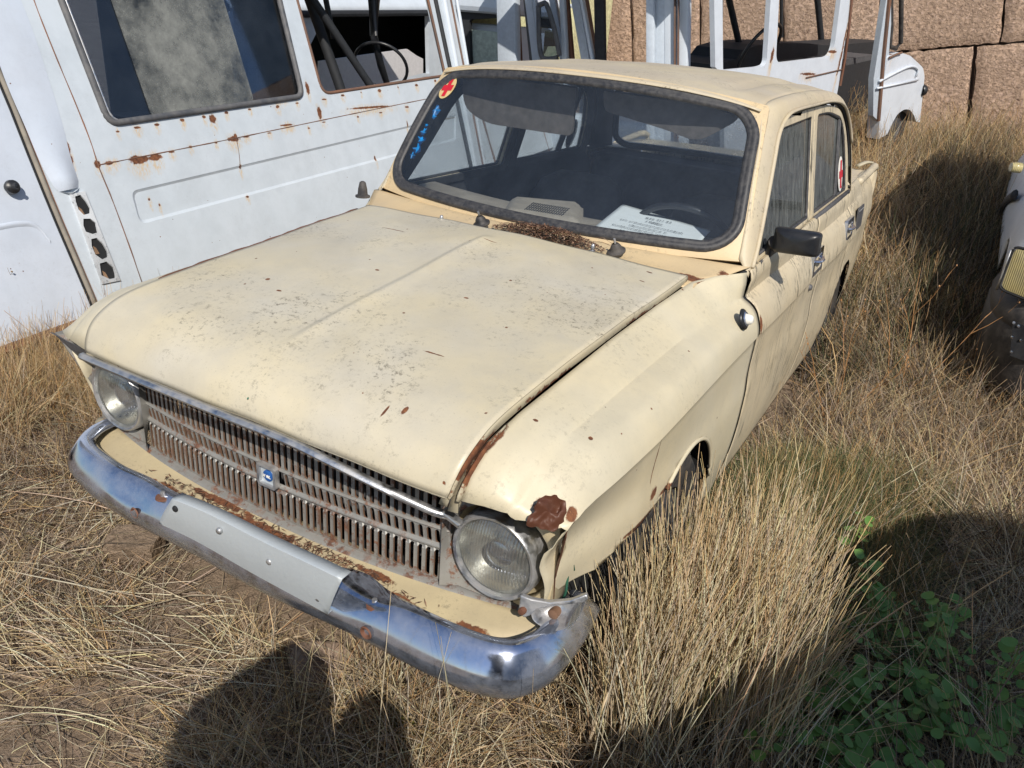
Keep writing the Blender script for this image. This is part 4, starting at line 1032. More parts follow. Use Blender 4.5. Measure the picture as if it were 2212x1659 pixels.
joints_up = [joints_up[0]-3.0, joints_up[0]-1.5] + joints_up + [joints_up[-1]+1.6, joints_up[-1]+3.2, joints_up[-1]+4.8]
joints_lo = [wcoord(2098, 180)[0] + d for d in (-6.4, -4.8, -3.2, -1.6, 0, 1.55, 3.1, 4.7)]
wb = MB(); rw_ = random.Random(5)
def block(x0, x1, z0, z1):
    j = lambda: rw_.uniform(-.012, .012)
    o_ = Vector(a_) + Vector((0, rw_.uniform(-.02, .03), 0)); n_ = 26; m2 = 16
    rows = []
    for i in range(n_):
        row = []
        for k in range(m2):
            u = x0 + (x1-x0)*i/(n_-1); v = z0 + (z1-z0)*k/(m2-1)
            e = min(i, n_-1-i)*(x1-x0)/(n_-1); e2 = min(k, m2-1-k)*(z1-z0)/(m2-1); d = min(e, e2)
            dep = .03*max(0, 1 - d/.03)**2 + rw_.uniform(-.004, .004) + .010*math.sin(u*3+v*2)
            if d == 0: u += rw_.uniform(-.010, .010); v += rw_.uniform(-.010, .010)
            row.append(o_ + Vector(wd_)*u + Vector(wup)*v + Vector((0, dep, 0)))
        rows.append(row)
    wb.grid(rows)
    for pair in (((0, 0), (0, -1)), ):
        c4 = [rows[0][0], rows[-1][0], rows[-1][-1], rows[0][-1]]; bk = [q + Vector((0, .4, 0)) for q in c4]
        for q in range(4): wb.add([c4[q], c4[(q+1) % 4], bk[(q+1) % 4], bk[q]], [(0,1,2,3)])
for i in range(len(joints_up)-1): block(joints_up[i]+.012, joints_up[i+1]-.012, .008, 1.15)
for i in range(len(joints_up)-1): block(joints_up[i]+.5, joints_up[i+1]+.47, 1.18, 2.3)
for i in range(len(joints_lo)-1): block(joints_lo[i]+.02, joints_lo[i+1]-.02, -1.25, -.014)
wl = at_base(wb, 'block_wall', M['wall'], tuple(a_ - np.array([0,0,1.0])), smooth=40)
tag(wl, 'high wall of big rough reddish stone blocks with dark joints across the back of the yard', 'wall')
hb = MB(); hb.add([tuple(Vector(a_) + Vector(wd_)*u + Vector(wup)*v + Vector((0,.13,0)) - Vector(wl.location)) for u, v in ((-7.2,-1.3),(6,-1.3),(6,2.3),(-7.2,2.3))], [(0,1,2,3)])
mt__ = MB(); mt__.add([tuple(Vector(a_) + Vector(wd_)*u + Vector(wup)*v + Vector((0,.13,0))) for u, v in ((-7.2,-1.3),(6,-1.3),(6,2.3),(-7.2,2.3))], [(0,1,2,3)]); mt__.build('mortar', simple('dark_mortar', (.10,.07,.055), .95), wl)

# ------------------------------------------------------------------ materials of the vans
VW = (.57, .625, .68); VH = (.72, .55, .30)
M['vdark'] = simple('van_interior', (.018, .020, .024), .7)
M['vseam'] = paint('seam_rust', (.24,.11,.06), (.10,.07,.06), .8, .3, .2)
M['vgrey'] = simple('van_grey_jamb', (.50, .56, .63), .5, var=.08)
M['strip'] = dusted('door_gap_strip', (.22, .20, .17), (.36, .32, .26), .6, .7)
M['whitep'] = paint('plain_white_paint', (.62,.68,.75), (.57,.63,.70), .4, .15, .2)
M['gasket'] = dusted('window_gasket', (.07,.075,.085), (.22,.21,.20), .5, .5)
M['dustglass'] = glass('dusty_pane', (.55,.58,.60), .62, (.40,.41,.38), .06, .8)
M['vglass'] = glass('van_glass', (.45,.52,.62), .06, (.25,.30,.36), .02, 1.3)
M['greenglass'] = simple('green_grey_reflection', (.42, .50, .44), .5)  # flat opaque colour stands in for sky and hill reflected in the window
# ------------------------------------------------------------------ LEFT VAN: its side leans on the plane through A
VA = np.array([-2.031, .866, .10]); VB = np.array([-.007, .9975, .070]); VB /= np.linalg.norm(VB)
VS = np.array([.285, .071, -.956]); VN = np.cross(VB, VS); VN /= np.linalg.norm(VN)
if VN[0] < 0: VN = -VN
VU = np.cross(VN, VB); VU = VU if VU[2] > 0 else -VU
def vp(u, v, off=0.0):
    p = sight(u, v, VN, float(VA @ VN) + off); r = p - VA; return float(r @ VB), float(r @ VU)
def vq(s, t, off=0.0): return VA + VB*s + VU*t + VN*off
def frame(off=0.0): return (tuple(VA + VN*off), tuple(VB), tuple(VU), tuple(VN))
spv = []
def vs(u, v, ru, rv):
    p = sight(u, v, VN, float(VA @ VN)); return (p[0], p[1], p[2], max(ru, .02)*1.0, ru, rv)
spots_v = [vs(*a) for a in ((142,320,.018,.06),(150,345,.016,.03),(459,257,.020,.025),(690,243,.016,.04),(664,190,.014,.035),(300,345,.05,.018),(335,340,.035,.014),(505,300,.04,.012),(510,297,.012,.02),(540,212,.10,.006),(600,208,.06,.008),
   (520,360,.008,.012),(812,342,.008,.02),(45,118,.006,.01),(325,432,.007,.008),(347,443,.006,.008),(210,355,.014,.018),(235,352,.02,.008),(620,270,.05,.005),(800,232,.2,.006),(535,425,.010,.006),(880,268,.006,.02),(60,500,.006,.01))]
rs_ = random.Random(12)
for i in range(13):
    k = i/12; u = 250 + 690*k; spv.append(vs(u + rs_.uniform(-15,15), 349 - .197*(u-250)*.93 + rs_.uniform(-2,2), rs_.uniform(.008,.024), rs_.uniform(.003,.006)))
for i in range(9):
    u = 250 + 400*i/8; spv.append(vs(u + rs_.uniform(-12,12), 283 - .157*(u-250) + rs_.uniform(-2,3), rs_.uniform(.008,.022), rs_.uniform(.003,.008)))
for i in range(7): u = 700 + 40*i; spv.append(vs(u, 212 - .155*(u-700) + rs_.uniform(-1,4), rs_.uniform(.006,.02), rs_.uniform(.004,.010)))
spots_v += spv
M['vpaint'] = paint('van_paint', VW, (.54,.60,.655), .38, .12, .8, spots=spots_v, halo=(.60,.42,.20), dents=.8, warp=.8)
M['vpaint_l'] = paint('van_door_paint', (.55,.61,.70), (.57,.62,.70), .38, .12, .9, halo=(.6,.42,.2), dents=.8)
van = thing('derelict_van', 'white derelict van with rust-edged windows standing close along the left side of the cream car', 'van', tuple(vq(1.8, 0, -.9)))
# openings
win = [vp(*q) for q in ((137,0),(230,230),(247,257),(627,203),(643,187),(593,0))]
s0 = win[0]; 
def ext(pa, pb, t):  # extend line pa->pb to height t
    k = (t - pa[1])/(pb[1]-pa[1]); return (pa[0] + (pb[0]-pa[0])*k, t)
g1 = [vp(131,0), vp(235,268), vp(653,208), vp(603,0)]
TOPW = 1.66
W1 = rpoly([ext(g1[1], g1[0], TOPW), g1[1], g1[2], ext(g1[2], g1[3], TOPW)], .055)
g2 = [vp(642,0), vp(697,203), vp(962,163), vp(925,0)]
W2 = rpoly([ext(g2[1], g2[0], TOPW), g2[1], g2[2], ext(g2[2], g2[3], TOPW)], [.06,.07,.03,.03])
s_strip = vp(200,640)
xl = vp(133,483)[0]
def along(u0, v0, u1, v1, n=2): return [vp(u0+(u1-u0)*i/(n-1), v0+(v1-v0)*i/(n-1)) for i in range(n)]
stp = [vp(*q) for q in ((-10,130),(33,233),(72,333),(107,420),(133,483),(163,553),(200,640),(235,725))]
# main side panel right of the gap strip
e0 = ext(stp[1], stp[0], 1.98); e1 = ext(stp[-2], stp[-1], .12)
stp = [p for p in stp if .13 < p[1] < 1.9]
front_e = [vp(1006,132), vp(978,0)]
fe = [(front_e[0][0]+.02, .12), (front_e[0][0]+.02, front_e[0][1]), ext(front_e[0], front_e[1], 1.98)]
outer = [(e0[0]+.02, e0[1])] + [(p[0]+.016, p[1]) for p in stp] + [(e1[0]+.016, e1[1])] + fe
gc_ = [np.array(vp(*q)) for q in ((283,413),(303,485),(985,302),(985,248))]
GPo = rpoly(gc_, [.035,.04,.01,.01], 6)
GPi = rpoly([gc_[0]+[.014,-.012], gc_[1]+[.012,.014], gc_[2]+[-.012,.014], gc_[3]+[-.012,-.012]], [.03,.035,.008,.008], 6)
MB().plate(outer, [W1, W2, GPo], frame(), .025).build('side_panel', M['vpaint'], van, smooth=25)
sp_o = None
# left rear door, set in by a centimetre
outer = [(e0[0]-.75, 1.98), (e1[0]-.9, .10)] + [(e1[0]-.012, .10)] + [(p[0]-.012, p[1]) for p in stp[::-1]] + [(e0[0]-.012, 1.98)]
rd = MB().plate(outer, [], frame(-.012), .025).build('cab_door', M['vpaint_l'], van, smooth=25)
MB().tube([vq(p[0], p[1], -.012) for p in [e0]+stp+[e1]], .014, 8, flat=.9).build('gap_strip', M['strip'], van, smooth=180)
MB().tube([vq(p[0]-.017, p[1], -.009) for p in [e0]+stp+[e1]], .0055, 6).build('door_gap', M['dark'], van)
MB().tube([vq(p[0]+.014, p[1], -.010) for p in [e0]+stp+[e1]], .005, 6).build('rust_seam', M['vseam'], van)
# knob
kp = vp(22, 405); kn = Vector(vq(kp[0], kp[1], -.012))
MB().lathe([(.014,0),(.026,.012),(.030,.024),(.028,.038),(.014,.045),(.010,.055),(.009,.068),(0,.07)], kn, tuple(VN), 20).build('door_knob', M['plastic'], rd, smooth=50)
# raised duct with scoop mouth
rows = []
d0 = [vp(-30, -60), vp(20, 60), vp(62, 180), vp(95, 270), vp(120, 345), vp(143, 398), vp(148, 410)]
wd0 = [.095, .095, .092, .082, .070, .058, .046]; hg = [.001,.002,.003,.006,.013,.024,.015]
C_ = crv([(*p, a, b) for p, a, b in zip(d0, wd0, hg)], 30)
for s, t, w2, h in C_: rows.append([vq(s + w2*q, t, h*max(0, 1-q*q)**1.2 + .0012) for q in np.linspace(-1, 1, 15)])
duct = MB().grid(rows).build('air_duct', M['vpaint_l'], van, smooth=180)
rows = []
s, t, w2, h = C_[-1]
for f, o_ in ((1, .0), (.85, -.01), (.5, -.018), (.01, -.02)): rows.append([vq(s + w2*1.0*f*q + .004, t - .016*(1-f) - .018*math.cos(q*1.5)*(1-f*.2), max(.002, h*f*(1-q*q) + o_*0 + .002)) for q in np.linspace(-1, 1, 13)])
MB().grid(rows).build('scoop_mouth', M['vgrey'], duct, smooth=180)
# vent column: broken frame with four holes
q0, q1, q2, q3 = vp(149,420), vp(181,413), vp(258,606), vp(219,614)
def vc(a, b): 
    l = (np.array(q0)*(1-b)+np.array(q3)*b); r = (np.array(q1)*(1-b)+np.array(q2)*b); return tuple(l*(1-a)+r*a)
holes = []
rs_ = random.Random(21)
for b0, b1 in ((.03,.24),(.285,.455),(.50,.73),(.775,.965)):
    holes.append([vc(q[0] + rs_.uniform(-.05,.05), q[1] + rs_.uniform(-.010,.010)) for q in ((.28,b0),(.62,b0),(.86,b0+(b1-b0)*.35),(.88,b0+(b1-b0)*.75),(.80,b1),(.42,b1),(.16,b0+(b1-b0)*.72),(.15,b0+(b1-b0)*.3))])
out = [vc(0,0), vc(0,1), vc(1,1), vc(1,0)]
M['peel'] = paint('peeling_paint', (.70,.74,.78), (.5,.52,.54), .6, 1.0, 1.0, spots=(), warp=1, dirtcol=(.03,.03,.03))
vt = MB().plate(out, holes, frame(.010), .012).build('vent_column', M['peel'], van, smooth=25)
for h in holes:
    h2 = [((p[0]-sum(q[0] for q in h)/8)*.99+sum(q[0] for q in h)/8, (p[1]-sum(q[1] for q in h)/8)*.99+sum(q[1] for q in h)/8) for p in h]
    MB().plate(h2, [], frame(.0015), .001).build('vent_hole', M['dark'], vt)
for bb_ in (.19,.62,.90):
    c0 = vc(.35, bb_); pb = MB(); pts_ = [(c0[0]-.010, c0[1]-.020), (c0[0]+.009, c0[1]-.022), (c0[0]+.004, c0[1]+.006), (c0[0]-.006, c0[1]+.018)]
    pb.plate(pts_, [], frame(.005), .003).build('cardboard_scrap', simple('cardboard', (.24,.15,.09), .9), vt)
# seams with rust
def seam(name, pts, r=.0032, off=.0015, mat='vseam', n=30):
    P = crv([(*vp(u, v), 0) for u, v in pts], n); MB().tube([vq(p[0], p[1], off-r*.4) for p in P], [r*(1+.35*math.sin(i*1.7)*math.sin(i*.6)) for i in range(n)], 6, flat=.8).build(name, M[mat], van)
seam('panel_seam', [(55,-60),(73,0),(117,113),(167,233),(197,310),(213,360),(243,433),(287,553),(303,600),(330,670)])
seam('panel_seam', [(210,357),(420,316),(520,296),(737,251),(830,232),(935,211),(1010,196)], .0026, n=60)
seam('panel_seam', [(510,297),(516,330),(519,362)], .0018, n=8)
# pressed groove panel: raised rib ring along the outline
gl_ = rpoly([vp(283,412), vp(303,484), vp(1010,296), vp(1010,240)], [.03,.04,.0,.0], 6)
top_ = crv([(*vp(u,v),0) for u,v in ((284,425),(290,417),(320,408),(737,312),(880,274),(1005,243))], 50)
bot_ = crv([(*vp(u,v),0) for u,v in ((284,425),(290,455),(300,476),(318,482),(737,365),(870,330),(1005,296))], 50)
MB().grid([[vq(*o_, .0), vq(*o_, -.001), vq(*i_, -.0085)] for o_, i_ in zip(GPo, GPi)], close_u=True).build('pressed_edge', M['vpaint'], van, smooth=30)
MB().plate(GPi, [], frame(-.0085), .004).build('pressed_panel', M['vpaint'], van, smooth=25)
# side body of the shell in front of the cab, seen low through the car's windows
yp = [vp(*q) for q in ((1007,150),(1330,150))]
MB().plate([(yp[0][0]+.03, yp[0][1]), (yp[0][0]+.03, .15), (yp[1][0], .15), (yp[1][0], yp[1][1])], [], frame(-.01), .03).build('nose_panel', M['vpaint'], van, smooth=25)
seam('panel_seam', [(1018,150),(1040,240),(1072,352)], .010, -.004, n=12); seam('gap_strip', [(1008,190),(1025,250),(1050,352)], .012, -.006, 'strip', n=12); seam('panel_seam', [(1150,150),(1170,260),(1190,330)], .005, -.008, n=10)
seam('panel_seam', [(930,262),(1100,236),(1260,212)], .004, -.006, 'strip', n=20)
# window gasket, glass and sliding pane
def ringtube(L_, r, off, mat, name, par, flat=1.0):
    P = [vq(p[0], p[1], off) for p in L_]; return MB().tube(P, r, 8, closed=True, flat=flat).build(name, M[mat], par, smooth=180)
gs_ = MB().plate(W1, [], frame(-.012), .003).build('window', M['vglass'], van)
ringtube(W1, .016, .002, 'gasket', 'gasket', gs_); W1i = [((p[0]-1.95)*.985+1.95, (p[1]-1.3)*.985+1.3) for p in W1]
ringtube(W1i, .006, .004, 'chromedull', 'gasket_strip', gs_)
ps = [vp(243,0), vp(330,250), vp(551,219), vp(485,0)]
PS = rpoly([ext(ps[1], ps[0], TOPW), ps[1], ps[2], ext(ps[2], ps[3], TOPW)], [.01,.02,.03,.01])
MB().plate(PS, [], frame(-.006), .004).build('sliding_pane', M['dustglass'], gs_)
for i, (a, b) in enumerate(((485,0),(548,216))): pass
# rusty edge round the open window
ringtube(W2, .010, -.002, 'vseam', 'window_edge', van)
# interior of the van: dark cabin, pillars, far side, steering wheel
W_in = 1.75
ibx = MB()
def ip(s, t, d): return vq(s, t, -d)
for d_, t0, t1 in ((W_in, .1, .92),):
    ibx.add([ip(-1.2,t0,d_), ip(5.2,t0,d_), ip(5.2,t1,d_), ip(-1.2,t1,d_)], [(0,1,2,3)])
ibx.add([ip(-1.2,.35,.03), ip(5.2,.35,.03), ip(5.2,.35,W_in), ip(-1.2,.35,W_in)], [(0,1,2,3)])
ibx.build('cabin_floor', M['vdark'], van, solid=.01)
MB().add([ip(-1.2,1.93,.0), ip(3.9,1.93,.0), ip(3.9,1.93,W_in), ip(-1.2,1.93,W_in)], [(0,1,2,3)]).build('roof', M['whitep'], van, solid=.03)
fb_ = MB()
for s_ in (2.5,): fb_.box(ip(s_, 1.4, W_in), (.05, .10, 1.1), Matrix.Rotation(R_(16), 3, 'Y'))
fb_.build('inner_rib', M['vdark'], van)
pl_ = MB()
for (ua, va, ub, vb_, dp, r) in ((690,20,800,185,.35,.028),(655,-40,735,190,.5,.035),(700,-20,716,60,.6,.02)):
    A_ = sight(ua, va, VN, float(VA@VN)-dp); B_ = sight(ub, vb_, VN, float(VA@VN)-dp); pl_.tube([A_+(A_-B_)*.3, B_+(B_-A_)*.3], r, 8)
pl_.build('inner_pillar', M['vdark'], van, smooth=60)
c_ = sight(823, 142, VN, float(VA@VN)-.55); Rw = .20
sw_ = MB(); u_ = Vector((.88, .42, .2)).normalized(); axw = Vector((-.35, .80, .62)).normalized(); u_ = (u_ - axw*u_.dot(axw)).normalized(); v2 = axw.cross(u_)
sw_.tube([Vector(c_) + (u_*math.cos(t) + v2*math.sin(t))*Rw for t in np.linspace(0, 2*math.pi, 41)[:-1]], .012, 8, closed=True)
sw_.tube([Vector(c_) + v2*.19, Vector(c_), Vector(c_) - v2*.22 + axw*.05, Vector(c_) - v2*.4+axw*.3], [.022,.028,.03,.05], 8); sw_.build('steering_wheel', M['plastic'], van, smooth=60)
# front post of the cab
for (ua, va, ub, vb_, w_, mt_) in ((938,-10,972,150,.018,'vdark'),(957,-10,985,140,.022,'whitep'),(972,-10,1000,134,.008,'vseam'),(985,-10,1008,128,.014,'whitep')):
    A_ = sight(ua, va, VN, float(VA@VN)+.004); B_ = sight(ub, vb_, VN, float(VA@VN)+.004)
    MB().tube([A_+(A_-B_)*.5, A_, B_, B_+(B_-A_)*2.5], w_, 8).build('cab_post', M[mt_], van, smooth=60)
# bottom rail with rust
MB().tube([vq(s, .11, -.01) for s in np.linspace(-1.5, 3.9, 30)], .022, 6).build('bottom_rail', M['vseam'], van)
for s_ in (-.55, 2.9): wheel(van, *vq(s_, .13, -.22), .32, .2, 1)
# recess line of the lower door
P = crv([(*vp(u, v), 0) for u, v in ((-40,505),(0,490),(60,482),(85,490),(110,520))], 20)
MB().grid([[vq(p[0], p[1]+d, -.011+h) for d, h in ((.012,.0),(.004,.006),(-.004,.004),(-.012,.0))] for p in P]).build('pressed_rib', M['vpaint_l'], rd, smooth=180)

# ------------------------------------------------------------------ VAN BEHIND IT (seen through the cab)
v2n = thing('white_van', 'white van with dark glassless side seen through the cab window of the left van', 'van', (-5.3, 6.6, .3))
def P2(u, v, x=-4.4): return sight(u, v, (1, 0, 0), x)
def fr2(x=-4.4): return ((x, 0, 0), (0, 1, 0), (0, 0, 1), (1, 0, 0))
def yz(u, v, x=-4.4): p = P2(u, v, x); return (p[1], p[2])
r0, r1 = yz(735,24), yz(1076,22)
def rz(y): return r0[1] + (y-r0[0])*(r1[1]-r0[1])/(r1[0]-r0[0])
ya_, yb_ = r0[0]-1.3, 9.4
w_a = [(yz(700,40)[0], rz(yz(700,40)[0])-.05), (yz(925,40)[0], rz(yz(925,40)[0])-.05), (yz(925,250)[0], .95), (yz(640,250)[0], .95)]
w_b = [(yz(1000,60)[0], rz(yz(1000,60)[0])-.05), (9.2, rz(9.2)-.05), (9.2, .95), (yz(1000,250)[0], .95)]
MB().plate([(ya_, .2), (yb_, .2), (yb_, rz(yb_)), (ya_, rz(ya_))], [w_a, w_b], fr2(), .05).build('side_panel', M['whitep'], v2n)
rows = []
for y in np.linspace(ya_, yb_, 8):
    z = rz(y); rows.append([(-4.39, y, z-.01), (-4.42, y, z+.06), (-4.62, y, z+.22), (-5.3, y, z+.30), (-6.0, y, z+.22), (-6.2, y, z)])
MB().grid(rows).build('roof', M['whitep'], v2n, smooth=60, solid=.02)
MB().tube([(-4.37, ya_, rz(ya_)-.02), (-4.37, yb_, rz(yb_)-.02)], .03, 8).build('roof_gutter', M['vdark'], v2n)
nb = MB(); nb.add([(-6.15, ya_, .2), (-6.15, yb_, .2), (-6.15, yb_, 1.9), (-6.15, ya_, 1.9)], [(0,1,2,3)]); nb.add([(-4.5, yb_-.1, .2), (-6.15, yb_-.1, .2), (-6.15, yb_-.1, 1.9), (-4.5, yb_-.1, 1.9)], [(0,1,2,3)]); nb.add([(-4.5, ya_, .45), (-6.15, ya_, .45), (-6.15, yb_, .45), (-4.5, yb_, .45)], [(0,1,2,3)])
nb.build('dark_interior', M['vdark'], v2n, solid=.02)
pw = [yz(*q, -4.46) for q in ((640,236),(735,213),(760,212),(860,207),(885,202),(905,218),(925,230),(960,227),(960,290),(840,330),(640,330))]
pw = [yz(*q, -4.46) for q in ((560,140),(700,120),(738,118),(880,82),(905,108),(914,113),(914,160),(860,172),(790,190),(560,215))]
pw = [yz(*q, -3.9) for q in ((790,118),(880,106),(900,120),(914,127),(914,158),(860,172),(790,190),(690,200),(690,132))]
MB().plate(pw, [], ((-3.9,0,0),(0,1,0),(0,0,1),(1,0,0)), .02).build('loose_door', M['greylight'] if 'greylight' in M else simple('pale_grey_panel', (.62,.61,.62), .6, var=.06), v2n)
wheel(v2n, -4.55, 5.2, .45, .32, .2, 1); wheel(v2n, -4.55, 8.2, .75, .32, .2, 1)

# ------------------------------------------------------------------ STRIPPED VAN SHELL in the middle (posts) 
v3 = thing('stripped_van_shell', 'stripped white van shell of bare rusty posts beyond the roof of the cream car', 'van', (-2.1, 6.2, .4))
Y3 = 5.6
def post(name, par, ua, va, ub, vb_, Yp, wpx, mat, dep=.05, up=1.0, dn=2.2):
    A_ = sight(ua, va, (0,1,0), Yp); B_ = sight(ub, vb_, (0,1,0), Yp); d = (B_-A_); dl = np.linalg.norm(d); d /= dl
    w_ = wpx/FPX*float((np.array(A_)-CP) @ CR[2]); top = A_ - d*up; bot = B_ + d*dn
    gz = float(GZ(bot[0], bot[1]))+.1
    if bot[2] < gz: bot = B_ + d*max(.05, (B_[2]-gz)/max(.2, -d[2]))
    ln = np.linalg.norm(bot-top); cen = (top+bot)/2; x = np.array([1., 0, 0]); x = x - d*(x@d); x /= np.linalg.norm(x); y_ = np.cross(-d, x)
    Rm = Matrix((x, y_, -d)).transposed()
    return MB().box(cen, (w_, dep, ln), Rm, bev=.008).build(name, M[mat], par, smooth=30)
for a in ((1098,0,1100,128,46,'vgrey',.10), (1116,0,1122,120,9,'rust',.06), (1137,0,1150,128,10,'gasket',.05), (1144,0,1160,130,17,'whitep',.06), (1156,0,1168,130,7,'vgrey',.05),
          (1195,0,1218,130,14,'vgrey',.06), (1216,0,1222,130,12,'whitep',.06), (1222,0,1233,130,6,'vseam',.07), (1227,0,1238,130,5,'rust',.05), (1246,0,1268,130,20,'vgrey',.08), (1258,0,1282,130,7,'whitep',.06), (1268,0,1290,131,5,'vseam',.05), (1296,0,1298,131,24,'vdark',.05)):
    post('post', v3, *a[:4], Y3 + RNG.uniform(-.05, .25), a[4], a[5], a[6])
for a in ((1406,0,1406,134,18,'vgrey',.05), (1428,0,1428,134,32,'vgrey',.09), (1452,0,1452,136,26,'whitep',.10), (1458,0,1458,136,3,'vseam',.03), (1478,0,1476,138,26,'whitep',.08), (1466,0,1465,138,2,'vseam',.03)):
    post('rear_post', v3, *a[:4], Y3-.6 + (.012 if a[4] > 20 else -.06), a[4], a[5], a[6])
# quarter light hanging between the posts
qg = [sight(u, v, (0,1,0), Y3-.06) for u, v in ((1163,12),(1180,8),(1208,118),(1196,127),(1170,122))]
qm = MB().add(qg, [(0,1,2,3,4)]).build('quarter_light', M['vglass'], v3, solid=.006)
MB().tube(crv(qg + qg[:1], 40), .022, 8).build('gasket', M['gasket'], qm, smooth=180)
sl3 = MB(); sl3.box((-2.1, 6.2, .62), (2.2, 1.3, .5), bev=.05); sl3.build('lower_body', M['vgrey'], v3)
sr = MB(); sr.box((-2.1, 6.2, 2.35), (2.4, 1.6, .06), bev=.02); sr.build('roof', M['whitep'], v3)
# pale yellow van far behind
yv = thing('pale_yellow_van', 'pale yellow van with white window frame glimpsed behind the bare posts', 'van', (-3.9, 8.9, .7))
yq = lambda u, v: (lambda p: (p[0], p[2]))(sight(u, v, (0,1,0), 8.4))
o1, o2, o3, o4 = yq(1150,-40), yq(1222,-40), yq(1226,150), yq(1150,150)
wq = rpoly([yq(1158,24), yq(1192,24), yq(1206,100), yq(1160,100)], .05)
MB().plate([(o1[0]-.7, 2.2), (o2[0], 2.2), (o3[0], .7), (o4[0]-.7, .7)], [wq], ((0,8.4,0),(1,0,0),(0,0,1),(0,-1,0)), .06).build('rear_body', simple('pale_yellow_paint', (.62,.60,.36), .45), yv)
MB().plate(wq, [], ((0,8.44,0),(1,0,0),(0,0,1),(0,-1,0)), .005).build('window', M['vglass'], yv)
MB().tube([(o1[0], 8.36, yq(1180,12)[1]), (o3[0], 8.36, yq(1215,12)[1])], .025, 6).build('white_band', M['whitep'], yv)
MB().tube([(o1[0], 8.36, yq(1180,66)[1]), (o3[0], 8.36, yq(1215,66)[1])], .02, 6).build('white_band', M['whitep'], yv)
bxx = MB(); bxx.box((o3[0]-1.0, 9.1, 1.45), (1.9, 1.2, 1.4), bev=.08); bxx.build('body', simple('pale_yellow_paint2', (.62,.60,.36), .45), yv)

# white van end with the pale window, above the left end of the car roof
v5 = thing('small_white_van', 'white van end with dark-framed pale window just above the left roof edge', 'van', (-3.4, 7.4, .5))
q5 = lambda u, v: (lambda p: (p[0], p[2]))(sight(u, v, (0,1,0), 7.0))
w5 = rpoly([q5(1013,42), q5(1078,38), q5(1078,140), q5(1017,140)], .04)
a5 = [q5(985,24), q5(1082,22), q5(1086,170), q5(985,170)]
fr5 = ((0,7.0,0),(1,0,0),(0,0,1),(0,-1,0))
MB().plate(a5, [w5], fr5, .06).build('dark_frame', M['vdark'], v5)
MB().plate([(p[0], min(p[1], q5(1040,66)[1])) for p in w5], [], ((0,7.05,0),(1,0,0),(0,0,1),(0,-1,0)), .01).build('window', M['greenglass'], v5)
bb5 = MB(); bb5.box(((a5[0][0]+a5[1][0])/2, 7.6, 1.05), (abs(a5[1][0]-a5[0][0]), .9, .9), bev=.03); bb5.build('body', M['whitep'], v5)
rf5 = MB(); rf5.box(((a5[0][0]+a5[1][0])/2-.3, 7.5, a5[0][1]+.11), (abs(a5[1][0]-a5[0][0])+.9, 1.2, .22), bev=.06); rf5.build('roof', M['whitep'], v5)

# ------------------------------------------------------------------ FAR VAN on the right, gutted, facing away
dv = np.array([.262, .962, .082]); dv /= np.linalg.norm(dv); n4 = np.cross(dv, [0,0,1.]); n4 /= np.linalg.norm(n4)
if n4[0] < 0: n4 = -n4
A4 = sight(1925, 262, (0,1,0), 8.1); up4 = np.cross(n4, dv); up4 = up4 if up4[2] > 0 else -up4
D4 = float(A4 @ n4)
def f4(u, v, off=0.0): r = sight(u, v, n4, D4+off) - A4; return (float(r @ dv), float(r @ up4))
def w4(s, t, off=0.0): return A4 + dv*s + up4*t + n4*off
def fr4(off=0.0): return (tuple(A4 + n4*off), tuple(dv), tuple(up4), tuple(n4))
v4 = thing('gutted_van', 'gutted white van with empty rusty windows and open doorway in front of the block wall', 'van', tuple(w4(-1.2, -.5, -.8)))
M['v4p'] = paint('gutted_van_paint', (.66,.71,.78), (.62,.67,.74), .4, .12, .7, spots=[(*sight(u, v, n4, D4), a, a, b) for u, v, a, b in ((1745,160,.12,.01),(1800,112,.05,.012),(1815,130,.015,.12),(1830,60,.012,.2),(1668,120,.02,.05),(1925,112,.02,.05))], halo=(.62,.42,.2), warp=.9)
T4 = f4(1700, 0)[1] + .45; B4 = f4(1800, 330)[1]
def e4(a, b, t): p, q = f4(*a), f4(*b); k = (t-p[1])/(q[1]-p[1]); return (p[0]+(q[0]-p[0])*k, t)
outl = [e4((1545,140),(1543,0),T4), f4(1545,145), f4(1560,160), (f4(1600,165)[0], B4), (f4(1811,200)[0], B4), f4(1812,182), f4(1834,30), e4((1834,30),(1836,0),T4)]
WA = rpoly([e4((1652,140),(1663,0),T4-.1), e4((1560,120),(1560,0),T4-.1), f4(1562,152), f4(1640,145), f4(1656,140)], [.02,.02,.02,.05,.05])
WB = rpoly([e4((1676,100),(1682,0),T4-.1), f4(1676,137), f4(1800,122), e4((1803,100),(1816,0),T4-.1)], [.02,.08,.12,.02])
MB().plate(outl, [WA, WB], fr4(), .04).build('side_panel', M['v4p'], v4, smooth=25, bevel=.006)
# front corner: post + wing
MB().plate([e4((1889,180),(1914,0),T4), e4((1912,180),(1928,0),T4), f4(1922,60), f4(1908,250), f4(1896,262), f4(1884,250), f4(1885,170)], [], fr4(.01), .05).build('door_post', M['vgrey'], v4, smooth=25)
P_ = [w4(*f4(u, v), .02) for u, v in ((1918,-20),(1904,120),(1893,260))]; MB().tube(P_, .02, 6).build('post_rust', M['vseam'], v4)
wing = rpoly([f4(1913,122), f4(1937,112), f4(1962,120), f4(1990,146), f4(1993,165), f4(1987,225), f4(1983,264), f4(1975,262), f4(1970,248), f4(1962,237), f4(1950,235), f4(1935,245), f4(1925,262), f4(1912,290), f4(1893,300), f4(1900,200)], [.02,.03,.04,.06,.03,.02,.02,.02,.03,.04,.06,.06,.02,.0,.0,.0])
wg = MB().plate(wing, [], fr4(.02), .12).build('front_wing', M['v4p'], v4, smooth=25, bevel=.02)
